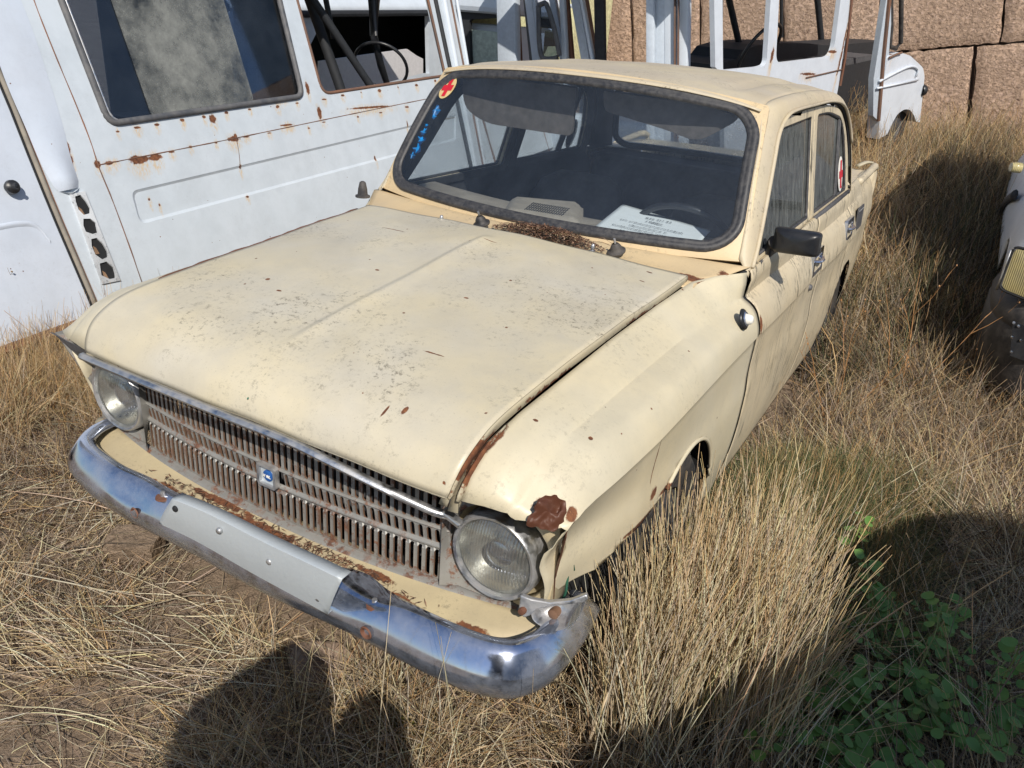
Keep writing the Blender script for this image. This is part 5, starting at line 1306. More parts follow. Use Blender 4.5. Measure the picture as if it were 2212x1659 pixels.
P = crv([w4(*f4(u, v), .03) for u, v in ((1893,175),(1937,152),(1962,143),(1976,150),(1972,165))], 20); MB().tube(P, .012, 6).build('pressed_rib', M['v4p'], wg, smooth=180)
MB().tube([w4(*f4(u, v), .03) for u, v in ((1888,190),(1976,172))], .010, 6).build('pressed_rib', M['v4p'], wg, smooth=180)
P = [w4(*f4(u, v), .035) for u, v in ((1913,124),(1930,116),(1940,113))]; MB().tube(P, .010, 6).build('panel_seam', M['vseam'], wg)
MB().lathe([(.05,0),(.06,.02),(.05,.05),(0,.055)], Vector(w4(*f4(1988,195), .0)), tuple(n4*.5+dv), 20).build('marker_lamp', M['plastic'], wg, smooth=50)
sc_ = MB().tube([w4(*f4(u, v), .0) for u, v in ((1924,-15),(1925,60),(1922,100),(1935,105),(1946,92),(1947,0),(1947,-15))], .022, 8); sc_.build('windscreen_rubber', M['black'], v4, smooth=60)
P = [w4(*f4(u, v), .012) for u, v in ((1838,-10),(1831,60),(1822,130),(1812,185))]; MB().tube(P, .011, 6).build('door_edge_rust', M['rust'], v4)
P = [w4(*f4(u, v), .004) for u, v in ((1740,168),(1775,160),(1818,150))]; MB().tube(P, .006, 6).build('panel_seam', M['vseam'], v4)
# roof, far-side posts, dash, interior
MB().add([w4(outl[0][0]-.1, T4-.02, .0), w4(f4(1925,0)[0]+.1, T4-.02, .0), w4(f4(1925,0)[0]+.1, T4-.02, -1.7), w4(outl[0][0]-.1, T4-.02, -1.7)], [(0,1,2,3)]).build('roof', M['v4p'], v4, solid=.05)
def p4(ua, va, ub, vb_, dep, r, mat, nm='far_post'):
    A_ = sight(ua, va, n4, D4-dep); B_ = sight(ub, vb_, n4, D4-dep); MB().tube([A_+(A_-B_)*.9, A_, B_], r, 8).build(nm, M[mat], v4, smooth=60)
p4(1553,0,1547,160,.3,.035,'gasket'); p4(1575,0,1600,110,1.2,.030,'vdark'); p4(1667,0,1662,90,1.5,.045,'rust'); p4(1766,0,1775,95,1.4,.035,'vdark'); p4(1688,0,1688,80,1.5,.02,'vdark'); p4(1905,0,1905,40,1.3,.02,'vdark')
dsh = [(1562,150),(1580,128),(1605,110),(1650,96),(1690,92),(1750,93),(1780,97),(1815,95),(1880,90),(1925,88),(1925,118),(1880,128),(1815,135),(1815,330),(1885,330),(1885,128)]
dtop = [f4(u, v, -.9) for u, v in ((1545,140),(1590,128),(1605,108),(1640,97),(1690,93),(1750,94),(1780,98),(1830,95),(1900,90),(1932,88))]
lowt = B4
MB().plate(dtop + [(dtop[-1][0], lowt), (dtop[0][0], lowt)], [], fr4(-.9), .5).build('dashboard', M['vdark'], v4)
MB().plate([f4(1812,130,-.45), f4(1890,118,-.45), f4(1890,128,-.45), f4(1812,145,-.45)], [], fr4(-.45), .3).build('shelf', M['greydark'], v4)
c4_ = Vector(sight(1640, 112, n4, D4-.8)); MB().tube([c4_ + Vector(dv)*(.26*math.cos(t)) + Vector(up4)*(.24*math.sin(t)) + Vector(n4)*(.12*math.sin(t)) for t in np.linspace(0, 2*math.pi, 31)[:-1]], .016, 8, closed=True).build('steering_wheel', M['plastic'], v4, smooth=60)
wheel(v4, *w4(*f4(1948, 268), -.15), .30, .2, 1, tuple(n4)); wheel(v4, *w4(f4(1600,200)[0], B4+.1, -.2), .33, .2, 1, tuple(n4))

M['rvw'] = paint('white_car_paint', (.80,.83,.86), (.76,.79,.82), .35, .2, .3)
# ------------------------------------------------------------------ RIGHT VEHICLE (front corner in the picture)
rv = thing('parked_car', 'white parked car with black bumper and yellowed headlight at the right edge of the picture', 'car', (2.25, 4.6, .12))
gz_ = .10
def mirx(c, P): P = np.array(P, float).copy(); P[:, 0] = 2*c - P[:, 0]; return P
RX = 2.24
SB = [(1.455, .40),(1.445, .58),(1.462, .72),(1.52, .84),(1.60, .93),(1.72, .985)]   # side profile x,z
def rvside(y):
    k = max(0, (3.35 - y)/.42); sh = .17*k*k
    return [(x + sh*(1.0 if z < .9 else .8), y, z + gz_ - .05*k*(z > .8)) for x, z in SB]
for c in (0, 1):
    rows = []
    for y in np.concatenate([np.linspace(2.98, 3.4, 12), np.linspace(3.5, 7.0, 30)]):
        r = crv(rvside(y), 14)
        if 3.45 < y < 4.15:
            zc = gz_ + .30 + math.sqrt(max(0, .36**2 - (y-3.80)**2)); r = np.array([[q[0], q[1], max(q[2], zc)] for q in r])
        rows.append(r if c == 0 else mirx(RX, r))
    MB().grid(rows).build('side_panel', M['rvw'], rv, smooth=50, solid=.004)
hood_r = []
for y in np.linspace(2.96, 4.2, 14):
    e = crv(rvside(max(y, 2.98)), 14)[-1]; hood_r.append([(RX + (e[0]-RX)*s, y - .05*(1-s*s)*(y < 3.1), e[2] + .035*(1-s*s)) for s in np.linspace(1, -1, 21)])
MB().grid(hood_r).build('hood', M['rvw'], rv, smooth=180, solid=.004)
ghr = []
for y, hw, z in ((3.75,.62,1.02),(3.9,.62,1.15),(4.3,.60,1.70),(4.6,.58,1.84),(6.6,.58,1.84),(6.85,.60,1.5),(6.98,.62,1.0)):
    ghr.append([(RX-hw-.03, y, 1.0), (RX-hw, y, gz_+z-.06), (RX-hw*.8, y, gz_+z), (RX, y, gz_+z+.02), (RX+hw*.8, y, gz_+z), (RX+hw, y, gz_+z-.06), (RX+hw+.03, y, 1.0)])
MB().grid(ghr).build('cabin', M['rvw'], rv, smooth=30, solid=.004)
for s in (-1, 1):
    MB().plate([(4.2,1.15),(4.45,1.72),(6.1,1.72),(6.45,1.15)], [], ((RX+s*.665,0,0),(0,1,-0),(-s*.18,0,1),(s,0,.18)), .006).build('window', M['vglass'], rv)
MB().add([(RX-.56,3.86,1.22),(RX+.56,3.86,1.22),(RX+.52,4.22,1.72),(RX-.52,4.22,1.72)], [(0,1,2,3)]).build('windscreen', M['vglass'], rv, solid=.006)
fr_ = []
for s in np.linspace(-1, 1, 31):
    x = RX + .70*s; y = 2.93 + .10*abs(s)**4; fr_.append([(x, y+.03, .955), (x, y, .93), (x, y-.01, .80), (x, y, .66), (x, y+.01, .55)])
MB().grid(fr_).build('front_panel', M['rvw'], rv, smooth=60, solid=.004)
M['amber'] = simple('yellowed_lamp', (.50, .42, .20), .25, var=.15)
def lampmat():
    N = NT('yellowed_lamp_glass'); p = N.pos(); wv = N.n('ShaderNodeTexWave', {'Scale': 42.0, 'Distortion': .2}); wv.bands_direction = 'X'; N.set(wv.inputs[0], p)
    c = N.mix(N.ramp(N.noise(14, 4, .6, p), .3, .7), (.50, .42, .19), (.34, .30, .17))
    return N.done(N.bsdf(c, .22, 0, N.bump(wv.outputs[0], .6, .004), Coat_Weight=.5))
M['amber'] = lampmat()
for s in (-1, 1):
    fr_ = ((0, 2.905, 0), (1, 0, 0), (0, 0, 1), (0, -1, 0)) if s > 0 else None
    if s < 0:
        q = [sight(u, v, (.35, 1, 0), 2.93 + .35*1.5) for u, v in ((2193,535),(2290,560),(2285,672),(2160,622))]
        L_ = rpoly([(0,0),(1,0),(1,1),(0,1)], [.12,.1,.1,.14]); 
        mq_ = lambda a, b: (q[0]*(1-a)+q[1]*a)*(1-b) + (q[3]*(1-a)+q[2]*a)*b
        G = [[mq_(.5+(a-.5)*f, .5+(b-.5)*f) + np.array([-.3, -1, 0])*d for a, b in L_] for f, d in ((1.0,-.05),(1.0,-.006),(.97,.004),(.6,.010),(.01,.012))]
        lam = MB().grid(G, close_v=True).build('headlight', M['amber'], rv, smooth=40)
        MB().tube([mq_(.5+(a-.5)*1.05, .5+(b-.5)*1.05) for a, b in L_], .006, 6, closed=True).build('rim', M['dark'], lam)
        MB().tube([sight(u, v, (.35,1,0), 2.93+.35*1.5) for u, v in ((2184,540),(2174,570),(2163,600),(2153,626))], .006, 6).build('chrome_edge', M['chromedull'], lam, smooth=180)
    else:
        MB().box((RX+.50, 2.92, .80), (.28, .05, .16), bev=.02).build('headlight', M['amber'], rv, smooth=40)
br = []
pathb = crv([(1.43,3.62,0),(1.425,3.35,0),(1.435,3.12,0),(1.475,2.98,0),(1.57,2.86,0),(1.8,2.80,0),(2.24,2.79,0),(2.68,2.80,0),(2.93,2.84,0),(3.06,2.93,0),(3.105,3.10,0),(3.12,3.35,0),(3.12,3.62,0)], 80)
for i, p in enumerate(pathb):
    a = pathb[min(i+1, 79)] - pathb[max(i-1, 0)]; a /= np.linalg.norm(a); o_ = np.array([a[1], -a[0], 0])
    br.append([p + o_*d + [0, 0, z + gz_] for d, z in ((-.07,.545),(-.03,.53),(-.01,.505),(.004,.47),(-.004,.445),(.006,.43),(.006,.28),(-.02,.17),(-.07,.15))])
bm_ = MB().grid(br).build('bumper', M['black'], rv, smooth=50, solid=.004)
pq = [sight(u, v, (0,1,0), 2.84) for u, v in ((2188,690),(2250,715),(2250,790),(2182,765))]
pt_ = MB().add([q_ + np.array([0, -.02, 0]) for q_ in pq], [(0,1,2,3)]).build('patch', M['plastic'], bm_, solid=.003)
for u, v in ((2190,697),(2200,704),(2186,728),(2205,735),(2185,760)):
    MB().lathe([(0,-.004),(.006,-.003),(.006,0)], tuple(sight(u, v, (0,1,0), 2.812)), (0,1,0), 10).build('rivet', M['chrome'], pt_)
for c, y in ((1, 3.80), (-1, 3.80), (1, 6.1), (-1, 6.1)): wheel(rv, RX - c*.70, y, gz_+.29, .29, .17, -c)
MB().box((RX, 4.9, gz_+.28), (1.3, 3.6, .1)).build('underbody', M['dark'], rv)
for s in (-1, 1):
    MB().box((RX + s*.78, 4.22, 1.22), (.14, .05, .10), bev=.02).build('door_mirror', M['plastic'], rv)
P_ = [sight(u, v, (1,0,0), 1.43) for u, v in ((2192,420),(2170,440),(2150,480),(2140,520),(2136,560))]
MB().tube(crv(P_, 20), .030, 8, flat=.6).build('wheel_flare', M['black'], rv, smooth=180)
MB().lathe([(0,.03),(.022,.028),(.026,.01),(.026,-.02)], tuple(sight(2196, 362, (0,1,0), 3.9)), (-1,-.4,0), 14).build('turn_lamp', M['amber'], rv, smooth=50)

# ------------------------------------------------------------------ outside the frame: the bus beside the photographer and the photographer, whose shade falls into the picture
ob = thing('parked_bus', 'white parked bus standing beside the photographer, out of the picture', 'bus', (3.3, -1.6, 0))
bx0 = [(2.31,-1.4),(2.48,-.87),(2.55,-.42),(2.98,.23)]
prof_ = [(2.0,-5.0),(2.10,-1.35),(2.25,-.82),(2.33,-.32),(2.80,.36),(4.1,.45),(4.5,-.4),(4.4,-5.0)]
G = []
for k, (sc1, z) in enumerate(((.97,.28),(1.0,.4),(1.0,1.0),(1.0,1.75),(.985,1.88),(.90,1.93),(.01,1.95))):
    cx_, cy_ = 3.35, -2.2; G.append([(cx_+(x-cx_)*sc1, cy_+(y-cy_)*sc1, z) for x, y in crv(prof_ + prof_[:1], 60)[:-1]])
MB().grid(G, close_v=True).build('body', M['whitep'], ob, smooth=40)
MB().plate(rrect(-4.4,1.05,-2.9,1.6,.08), [], ((2.0,0,0),(.03,1,0),(0,0,1),(-1,0.03,0)), .01).build('window', M['vglass'], ob)
MB().plate(rrect(-2.7,1.05,-1.6,1.6,.08), [], ((2.20,0,0),(.03,1,0),(0,0,1),(-1,0.03,0)), .01).build('window', M['vglass'], ob)
for s, y in ((1,-4.0),(1,-.9)): wheel(ob, 2.62, y, .32, .32, .2, -1); wheel(ob, 4.1, y, .32, .32, .2, 1)
def person():
    bm = bmesh.new(); lay = bm.verts.layers.skin.verify()
    pts = {'pel': (1.36,-1.46,.95,.21), 'sp': (1.38,-1.45,1.15,.24), 'ch': (1.37,-1.42,1.36,.25), 'nk': (1.34,-1.40,1.52,.085), 'hd': (1.32,-1.37,1.64,.12), 'hd2': (1.31,-1.35,1.76,.10),
           'ls': (1.12,-1.40,1.43,.10), 'le': (.96,-1.24,1.28,.08), 'lh': (1.13,-1.10,1.50,.045), 'rs': (1.54,-1.42,1.43,.15), 're': (1.46,-1.28,1.34,.15), 'rh': (1.36,-1.10,1.50,.06),
           'lhp': (1.23,-1.46,.90,.14), 'lk': (1.20,-1.42,.50,.10), 'la': (1.23,-1.45,.09,.05), 'lf': (1.22,-1.28,.04,.045), 'rhp': (1.49,-1.46,.90,.14), 'rk': (1.52,-1.42,.50,.10), 'ra': (1.49,-1.45,.09,.05), 'rf': (1.50,-1.28,.04,.045)}
    vv = {}
    for k, (x, y, z, r) in pts.items():
        v = bm.verts.new((x-1.36, y+1.45, z)); v[lay].radius = (r, r*.85 if k in ('ch','sp','pel') else r); vv[k] = v
    vv['pel'][lay].use_root = True
    for a, b in (('pel','sp'),('sp','ch'),('ch','nk'),('nk','hd'),('hd','hd2'),('ch','ls'),('ls','le'),('le','lh'),('ch','rs'),('rs','re'),('re','rh'),('pel','lhp'),('lhp','lk'),('lk','la'),('la','lf'),('pel','rhp'),('rhp','rk'),('rk','ra'),('ra','rf')):
        bm.edges.new((vv[a], vv[b]))
    me = bpy.data.meshes.new('person'); bm.to_mesh(me); bm.free(); me.materials.append(simple('dark_clothes', (.05,.06,.09), .9))
    o = bpy.data.objects.new('person', me); sc.collection.objects.link(o); o.location = (1.36, -1.45, 0)
    o.modifiers.new('skin', 'SKIN'); s_ = o.modifiers.new('sub', 'SUBSURF'); s_.levels = 1; s_.render_levels = 2
    tag(o, 'person in dark clothes raising both hands to take the picture', 'person')
person()
# ------------------------------------------------------------------ dry grass
def grass_mat(name, rough=.75, trans=.3):
    N = NT(name); at = N.n('ShaderNodeVertexColor'); at.layer_name = 'tone'
    pb = N.bsdf(at.outputs[0], rough, 0, None, Specular_IOR_Level=.25)
    tl = N.n('ShaderNodeBsdfTranslucent', {'Color': at.outputs[0]}).outputs[0]
    return N.done(N.n('ShaderNodeMixShader', {0: trans, 1: pb, 2: tl}).outputs[0])
M['straw'] = grass_mat('straw')
STRAW = np.array([(.82,.65,.41),(.74,.56,.33),(.88,.76,.54),(.52,.37,.21),(.44,.35,.26),(.78,.63,.43)])
GREY = np.array([(.44,.37,.30),(.30,.23,.17),(.55,.46,.36),(.18,.13,.09),(.62,.52,.40),(.13,.10,.07)])
GOLD = np.array([(.80,.59,.32),(.68,.46,.22),(.86,.70,.44),(.46,.29,.14),(.72,.55,.33)])
WEED = np.array([(.20,.26,.13),(.25,.29,.16),(.15,.21,.10),(.32,.32,.19),(.40,.34,.18)])
PALE = np.array([(.90,.78,.57),(.86,.72,.47),(.92,.84,.66),(.74,.57,.34),(.84,.70,.49)])
U = RNG.uniform
def strands(name, base, L, th0, ph, bend, wid, pal, label, segs=5, tip=.35, wob=.0, zoff=None, kind='stuff', cat='grass', mat=None, minz=.004):
    """base (n,2); L length; th0 angle from vertical at root; ph azimuth; bend extra lean along the strand"""
    n = len(base); base = np.asarray(base); z0 = GZ(base[:, 0], base[:, 1]) - .005 if zoff is None else zoff
    P = np.zeros((n, segs+1, 3)); P[:, 0] = np.stack([base[:, 0], base[:, 1], z0], 1)
    azi = ph.copy(); st = L/segs
    for k in range(segs):
        th = th0 + bend*(k+.5)/segs; a = azi + RNG.normal(0, wob, n)*1.0
        d = np.stack([np.sin(th)*np.cos(a), np.sin(th)*np.sin(a), np.cos(th)], 1)
        P[:, k+1] = P[:, k] + d*st[:, None]
        gz = GZ(P[:, k+1, 0], P[:, k+1, 1]) + minz
        P[:, k+1, 2] = np.maximum(P[:, k+1, 2], gz + (RNG.random(n)*.01))
        azi = a
    wid = wid*np.where(RNG.random(n) < .09, U(1.3, 2.2, n), 1.0)
    T = P[:, -1] - P[:, 0]; s1 = np.cross(T, [0, 0, 1.]); nn = np.linalg.norm(s1, axis=1); bad = nn < 1e-4; s1[bad] = [1, 0, 0]; nn[bad] = 1; s1 /= nn[:, None]
    rot = RNG.random(n)*math.pi; T /= np.linalg.norm(T, axis=1)[:, None]+1e-9; s2 = np.cross(T, s1)
    a = s1*np.cos(rot)[:, None] + s2*np.sin(rot)[:, None]; b = -s1*np.sin(rot)[:, None] + s2*np.cos(rot)[:, None]
    V = np.zeros((n, segs+1, 3, 3))
    for k in range(segs+1):
        w_ = wid*(1 - (1-tip)*k/segs)*.5
        for j in range(3):
            t = 2*math.pi*j/3; V[:, k, j] = P[:, k] + (a*math.cos(t) + b*math.sin(t))*w_[:, None]
    V = V.reshape(-1, 3); idx = np.arange(n)[:, None, None]*(segs+1)*3
    kk = np.arange(segs)[None, :, None]*3; jj = np.arange(3)[None, None, :]; j2 = (jj+1) % 3
    F = np.stack([idx+kk+jj, idx+kk+j2, idx+kk+3+j2, idx+kk+3+jj], -1).reshape(-1, 4)
    me = bpy.data.meshes.new(name); c0 = base.mean(0); org = np.array([c0[0], c0[1], float(GZ(c0[0], c0[1]))])
    me.vertices.add(len(V)); me.vertices.foreach_set('co', (V-org).astype(np.float32).ravel())
    me.loops.add(F.size); me.loops.foreach_set('vertex_index', F.astype(np.int32).ravel())
    me.polygons.add(len(F)); me.polygons.foreach_set('loop_start', np.arange(0, F.size, 4, dtype=np.int32)); me.polygons.foreach_set('loop_total', np.full(len(F), 4, dtype=np.int32))
    me.polygons.foreach_set('use_smooth', np.ones(len(F), bool)); me.update()
    col = pal[RNG.integers(0, len(pal), n)]*(RNG.uniform(.60, 1.2, (n, 1)))*RNG.uniform(.94, 1.06, (n, 3)); col = np.clip(col, 0, .92)
    cc = np.ones((n, (segs+1)*3, 4), np.float32); cc[:, :, :3] = col[:, None, :]; cc[:, -3:, :3] *= np.array([.97, .88, .74])
    ca = me.color_attributes.new('tone', 'FLOAT_COLOR', 'POINT'); ca.data.foreach_set('color', cc.ravel())
    me.materials.append(mat or M['straw'])
    o = bpy.data.objects.new(name, me); sc.collection.objects.link(o); o.location = tuple(org)
    if label: tag(o, label, cat, kind=kind)
    return o
def free(p, m_=.0):
    x, y = p[:, 0], p[:, 1]
    incar = (np.abs(x) < .70-m_) & (y > .10+m_) & (y < 4.0)
    inv = (x < -2.06) & (y > -1) & (y < 5)
    inr = (x > 1.50+m_) & (y > 3.0+m_) & (y < 7)
    in4 = (np.abs((p - A4[:2]) @ n4[:2] + .85) < .85) & (((p - A4[:2]) @ dv[:2]) < .9) & (((p - A4[:2]) @ dv[:2]) > -3.2)
    return ~(incar | inv | inr | in4)
def box_pts(n, x0, x1, y0, y1): return np.stack([RNG.uniform(x0, x1, n), RNG.uniform(y0, y1, n)], 1)
def clumpy(n, x0, x1, y0, y1, k, sg):
    c = box_pts(k, x0, x1, y0, y1); i = RNG.integers(0, k, n); return c[i] + RNG.normal(0, sg, (n, 2)), i
U = RNG.uniform
def az(n, m, s): return RNG.normal(m, s, n)
# flattened litter everywhere near
p = box_pts(42000, -1.9, 2.2, -.6, 2.4); p = p[free(p, .15)]; n = len(p)
strands('matted_straw', p, U(.02, .10, n), U(1.25, 1.62, n), U(0, 6.28, n), U(-.1, .5, n), U(.0012, .0030, n), np.concatenate([STRAW, GREY, GREY, GREY]), 'matted layer of short broken straw covering the soil', 3, wob=.35)
p, i = clumpy(7000, -1.6, 1.7, -.55, 1.9, 200, .10); ok = free(p, .15); p = p[ok]; i = i[ok]; n = len(p); ca_ = U(0, 6.28, 200)
strands('fallen_stalks', p, U(.10, .40, n), U(1.05, 1.52, n), ca_[i] + RNG.normal(0, .45, n), U(.0, .5, n), U(.0018, .0040, n), np.concatenate([PALE, PALE, GREY]), 'long fallen pale stalks lying criss-cross in front of the car', 6, wob=.10, minz=.012)
# sparse tufts on the left
p, i = clumpy(3600, -1.9, .75, -.5, 1.1, 46, .04); ok = free(p, .05); p = p[ok]; i = i[ok]; n = len(p); ca_ = U(0, 6.28, 46)
strands('short_tufts', p, U(.05, .22, n), np.abs(RNG.normal(.75, .35, n)), ca_[i] + RNG.normal(0, .9, n), U(.1, 1.0, n), U(.0014, .0030, n), np.concatenate([STRAW, GOLD, PALE]), 'short sparse tufts of dry grass on the bare ground left of the bumper', 5, wob=.15)
# brown wiry tangle by the bus
p, i = clumpy(17000, -2.05, -.45, -.2, 1.6, 120, .06); p = p[free(p)]; n = len(p)
strands('low_dry_weeds', p, U(.03, .11, n)*(1+1.3*(p[:,0] < -1.2)), U(.2, 1.5, n), U(0, 6.28, n), U(-.6, 1.2, n), U(.0012, .0026, n), np.concatenate([GOLD, GREY, GREY, np.array([(.20,.13,.09),(.26,.16,.12)])]), 'low wiry tangle of brown dry weeds between the bumper and the left van', 4, wob=.8)
p, i = clumpy(8000, -2.1, -1.4, .35, 1.6, 40, .06); p = p[free(p)]; n = len(p)
strands('golden_weeds', p, U(.12, .38, n), np.abs(RNG.normal(.4, .35, n)), U(0, 6.28, n), U(-.4, .9, n), U(.0016, .003, n), np.concatenate([GOLD, STRAW]), 'golden dry weeds hiding the foot of the left van', 5, wob=.45)
# dense mass under and before the bumper right half
p, i = clumpy(9500, .10, 1.0, -.3, .75, 90, .05); p = p[free(p, .1)]; n = len(p)
strands('bumper_grass', p, U(.08, .32, n), np.abs(RNG.normal(.75, .4, n)), U(0, 6.28, n), U(.1, 1.1, n), U(.0015, .0032, n), np.concatenate([STRAW, GOLD, PALE, GREY]), 'dense straw grass growing under the bumper', 5, wob=.14)
# tall pale clump right of the bumper
c = np.array([[.98,.52],[1.06,.70],[.90,.42],[1.02,.95],[1.10,.50],[.95,.70],[.88,.60],[.86,.74],[.88,.36],[1.10,.62]]); i = RNG.integers(0, 10, 3400); p = c[i] + RNG.normal(0, .06, (3400, 2)); p = p[free(p, -.07)]; n = len(p)
strands('tall_pale_grass', p, U(.26, .62, n), np.abs(RNG.normal(.10, .12, n)), U(0, 6.28, n), np.abs(RNG.normal(.10, .16, n)), U(.0026, .0048, n), PALE, 'tall upright pale grass clump right of the bumper corner', 6, wob=.06)
p, i = clumpy(9500, .80, 1.9, .1, 2.0, 100, .06); ok = free(p, -.03) & ~((p[:,0] < 1.35) & (p[:,1] > .95) & (p[:,1] < 1.9) & (RNG.random(len(p)) < .85)); p = p[ok]; i = i[ok]; n = len(p); ca_ = U(0, 6.28, 100)
strands('leaning_grass', p, U(.12, .48, n), np.abs(RNG.normal(.85, .4, n)), ca_[i] + RNG.normal(0, .7, n), U(.0, .9, n), U(.0018, .0038, n), np.concatenate([STRAW, PALE, PALE, GREY]), 'leaning dry grass filling the ground right of the cream car', 5, wob=.12)
p, i = clumpy(12000, .80, 2.1, .6, 2.4, 90, .07); p = p[free(p, -.03)]; n = len(p)
strands('brown_underbrush', p, U(.04, .20, n), U(.3, 1.5, n), U(0, 6.28, n), U(-.4, 1.2, n), U(.0014, .003, n), np.concatenate([GOLD, GREY, GREY]), 'fine brown dry underbrush beneath the taller straw', 4, wob=.7)
# grey green weeds along the car
p, i = clumpy(46000, .80, 1.35, 1.0, 1.9, 26, .085); p = p[free(p, -.05)]; n = len(p)
strands('grey_green_weeds', p, U(.04, .32, n), U(0, 1.2, n), U(0, 6.28, n), U(-.6, 1.4, n), U(.0016, .0034, n), np.concatenate([WEED, WEED, WEED, GOLD]), 'fine grey-green weeds growing along the side of the cream car', 4, wob=.9)
# golden mass along the doors and behind
p, i = clumpy(22000, .78, 2.2, 1.7, 3.7, 110, .09); ok = free(p, -.04); p = p[ok]; i = i[ok]; n = len(p); ca_ = U(0, 6.28, 110)
strands('side_grass', p, U(.08, .40, n), np.abs(RNG.normal(.85, .45, n)), ca_[i] + RNG.normal(0, .8, n), U(-.2, 1.1, n), U(.0018, .0036, n), np.concatenate([GOLD, STRAW, GREY, GREY]), 'dry golden grass between the cream car and the parked car', 5, wob=.3)
p, i = clumpy(46000, -1.2, 2.8, 3.6, 9.7, 240, .15); p = p[free(p, -.02)]; n = len(p)
strands('far_bushy_grass', p, U(.12, .45, n)*(1+.5*(p[:,1] > 6)), np.abs(RNG.normal(.6, .4, n)), U(0, 6.28, n), U(-.3, 1.0, n), U(.003, .006, n), np.concatenate([GOLD, GOLD, STRAW, GREY]), 'thick golden dry grass behind the cream car up to the block wall', 4, wob=.55)
p, i = clumpy(44000, .75, 3.0, 2.6, 9.5, 80, .18); p = p[free(p, -.02)]; n = len(p)
strands('far_weeds', p, U(.12, .5, n), U(0, 1.1, n), U(0, 6.28, n), U(-.5, 1.1, n), U(.003, .0055, n), np.concatenate([WEED*.6, WEED*.5, GREY*.6, GREY, GOLD*.7]), 'dark twiggy weeds between the parked car and the wall', 4, wob=.8)
# individual stalks across the bumper
p = np.array([[.56,-.12],[.62,-.10],[.68,-.14],[.73,-.10],[.50,-.13],[.80,-.02],[.84,.06],[.30,-.16],[.87,.14],[.66,-.2],[.76,-.12],[.90,.22],[.86,.28],[.93,.18]]); n = len(p)
strands('bumper_stalks', p, U(.42, .66, n), U(.02, .25, n), U(0, 6.28, n), U(0, .12, n), U(.0022, .003, n), PALE, 'thin single stalks standing in front of the chrome bumper', 6, wob=.03)
# bare twigs of the left weeds
def twig_plant(name, x, y, n, h, col, label, spread=.5, mat=None):
    mb_ = MB(); z = float(GZ(x, y)); rr = random.Random(int(x*1000)+int(y*100))
    def br(p, d, l, r, depth):
        P = [p]; q = p.copy(); dd = d.copy(); k = 6
        for i in range(k):
            dd = (dd + Vector((rr.uniform(-.12,.12), rr.uniform(-.12,.12), rr.uniform(-.04,.10)))).normalized(); q = q + dd*l/k; P.append(q.copy())
            if depth > 0 and rr.random() < .55 and i > 1:
                br(q.copy(), (dd + Vector((rr.uniform(-.8,.8), rr.uniform(-.8,.8), rr.uniform(0,.5)))).normalized(), l*rr.uniform(.25,.5), r*.6, depth-1)
        mb_.tube(P, [r*(1-.7*i/k) for i in range(k+1)], 5)
        if depth == 0:
            for _ in range(2): mb_.box(P[-1], (.005,.004,.007), Matrix.Rotation(rr.random()*3, 3, 'X'))
    for i in range(n):
        a = rr.uniform(0, 6.28); br(Vector((x+.03*math.cos(a), y+.03*math.sin(a), z)), Vector((math.cos(a)*spread*rr.random(), math.sin(a)*spread*rr.random(), 1)).normalized(), h*rr.uniform(.6,1), .0028, 2)
    o = at_base(mb_, name, mat, (x, y, z)); tag(o, label, 'plant', group=None); return o
M['twig'] = simple('dry_twig', (.42,.32,.22), .8); M['otwig'] = simple('orange_twig', (.42,.22,.09), .7)
tw = []
for (u, v, x_, h, lab) in ((30,760,-1.5,.40,'bare twiggy weed against the white door at the left edge'), (85,740,-1.55,.42,'bare twiggy weed below the grey door strip of the left van'), (150,720,-1.6,.36,'bare twiggy weed just left of the cream fender tip'), (215,690,-1.7,.38,'bare twiggy weed in front of the broken vent column')):
    p_ = sight(u, v, (0,0,1), .04); twig_plant('twiggy_weed', p_[0], p_[1], 7, h, None, lab, .35, M['twig'])
for (u, v, h, lab) in ((1800,900,.6,'orange-brown branching stalk beside the rear door'), (1925,860,.75,'orange-brown branching stalk between the two cars'), (2110,900,.5,'orange-brown branching stalk in front of the black bumper')):
    p_ = sight(u, v, (0,0,1), .10); twig_plant('branching_stalk', p_[0], p_[1], 3, h, None, lab, .5, M['otwig'])
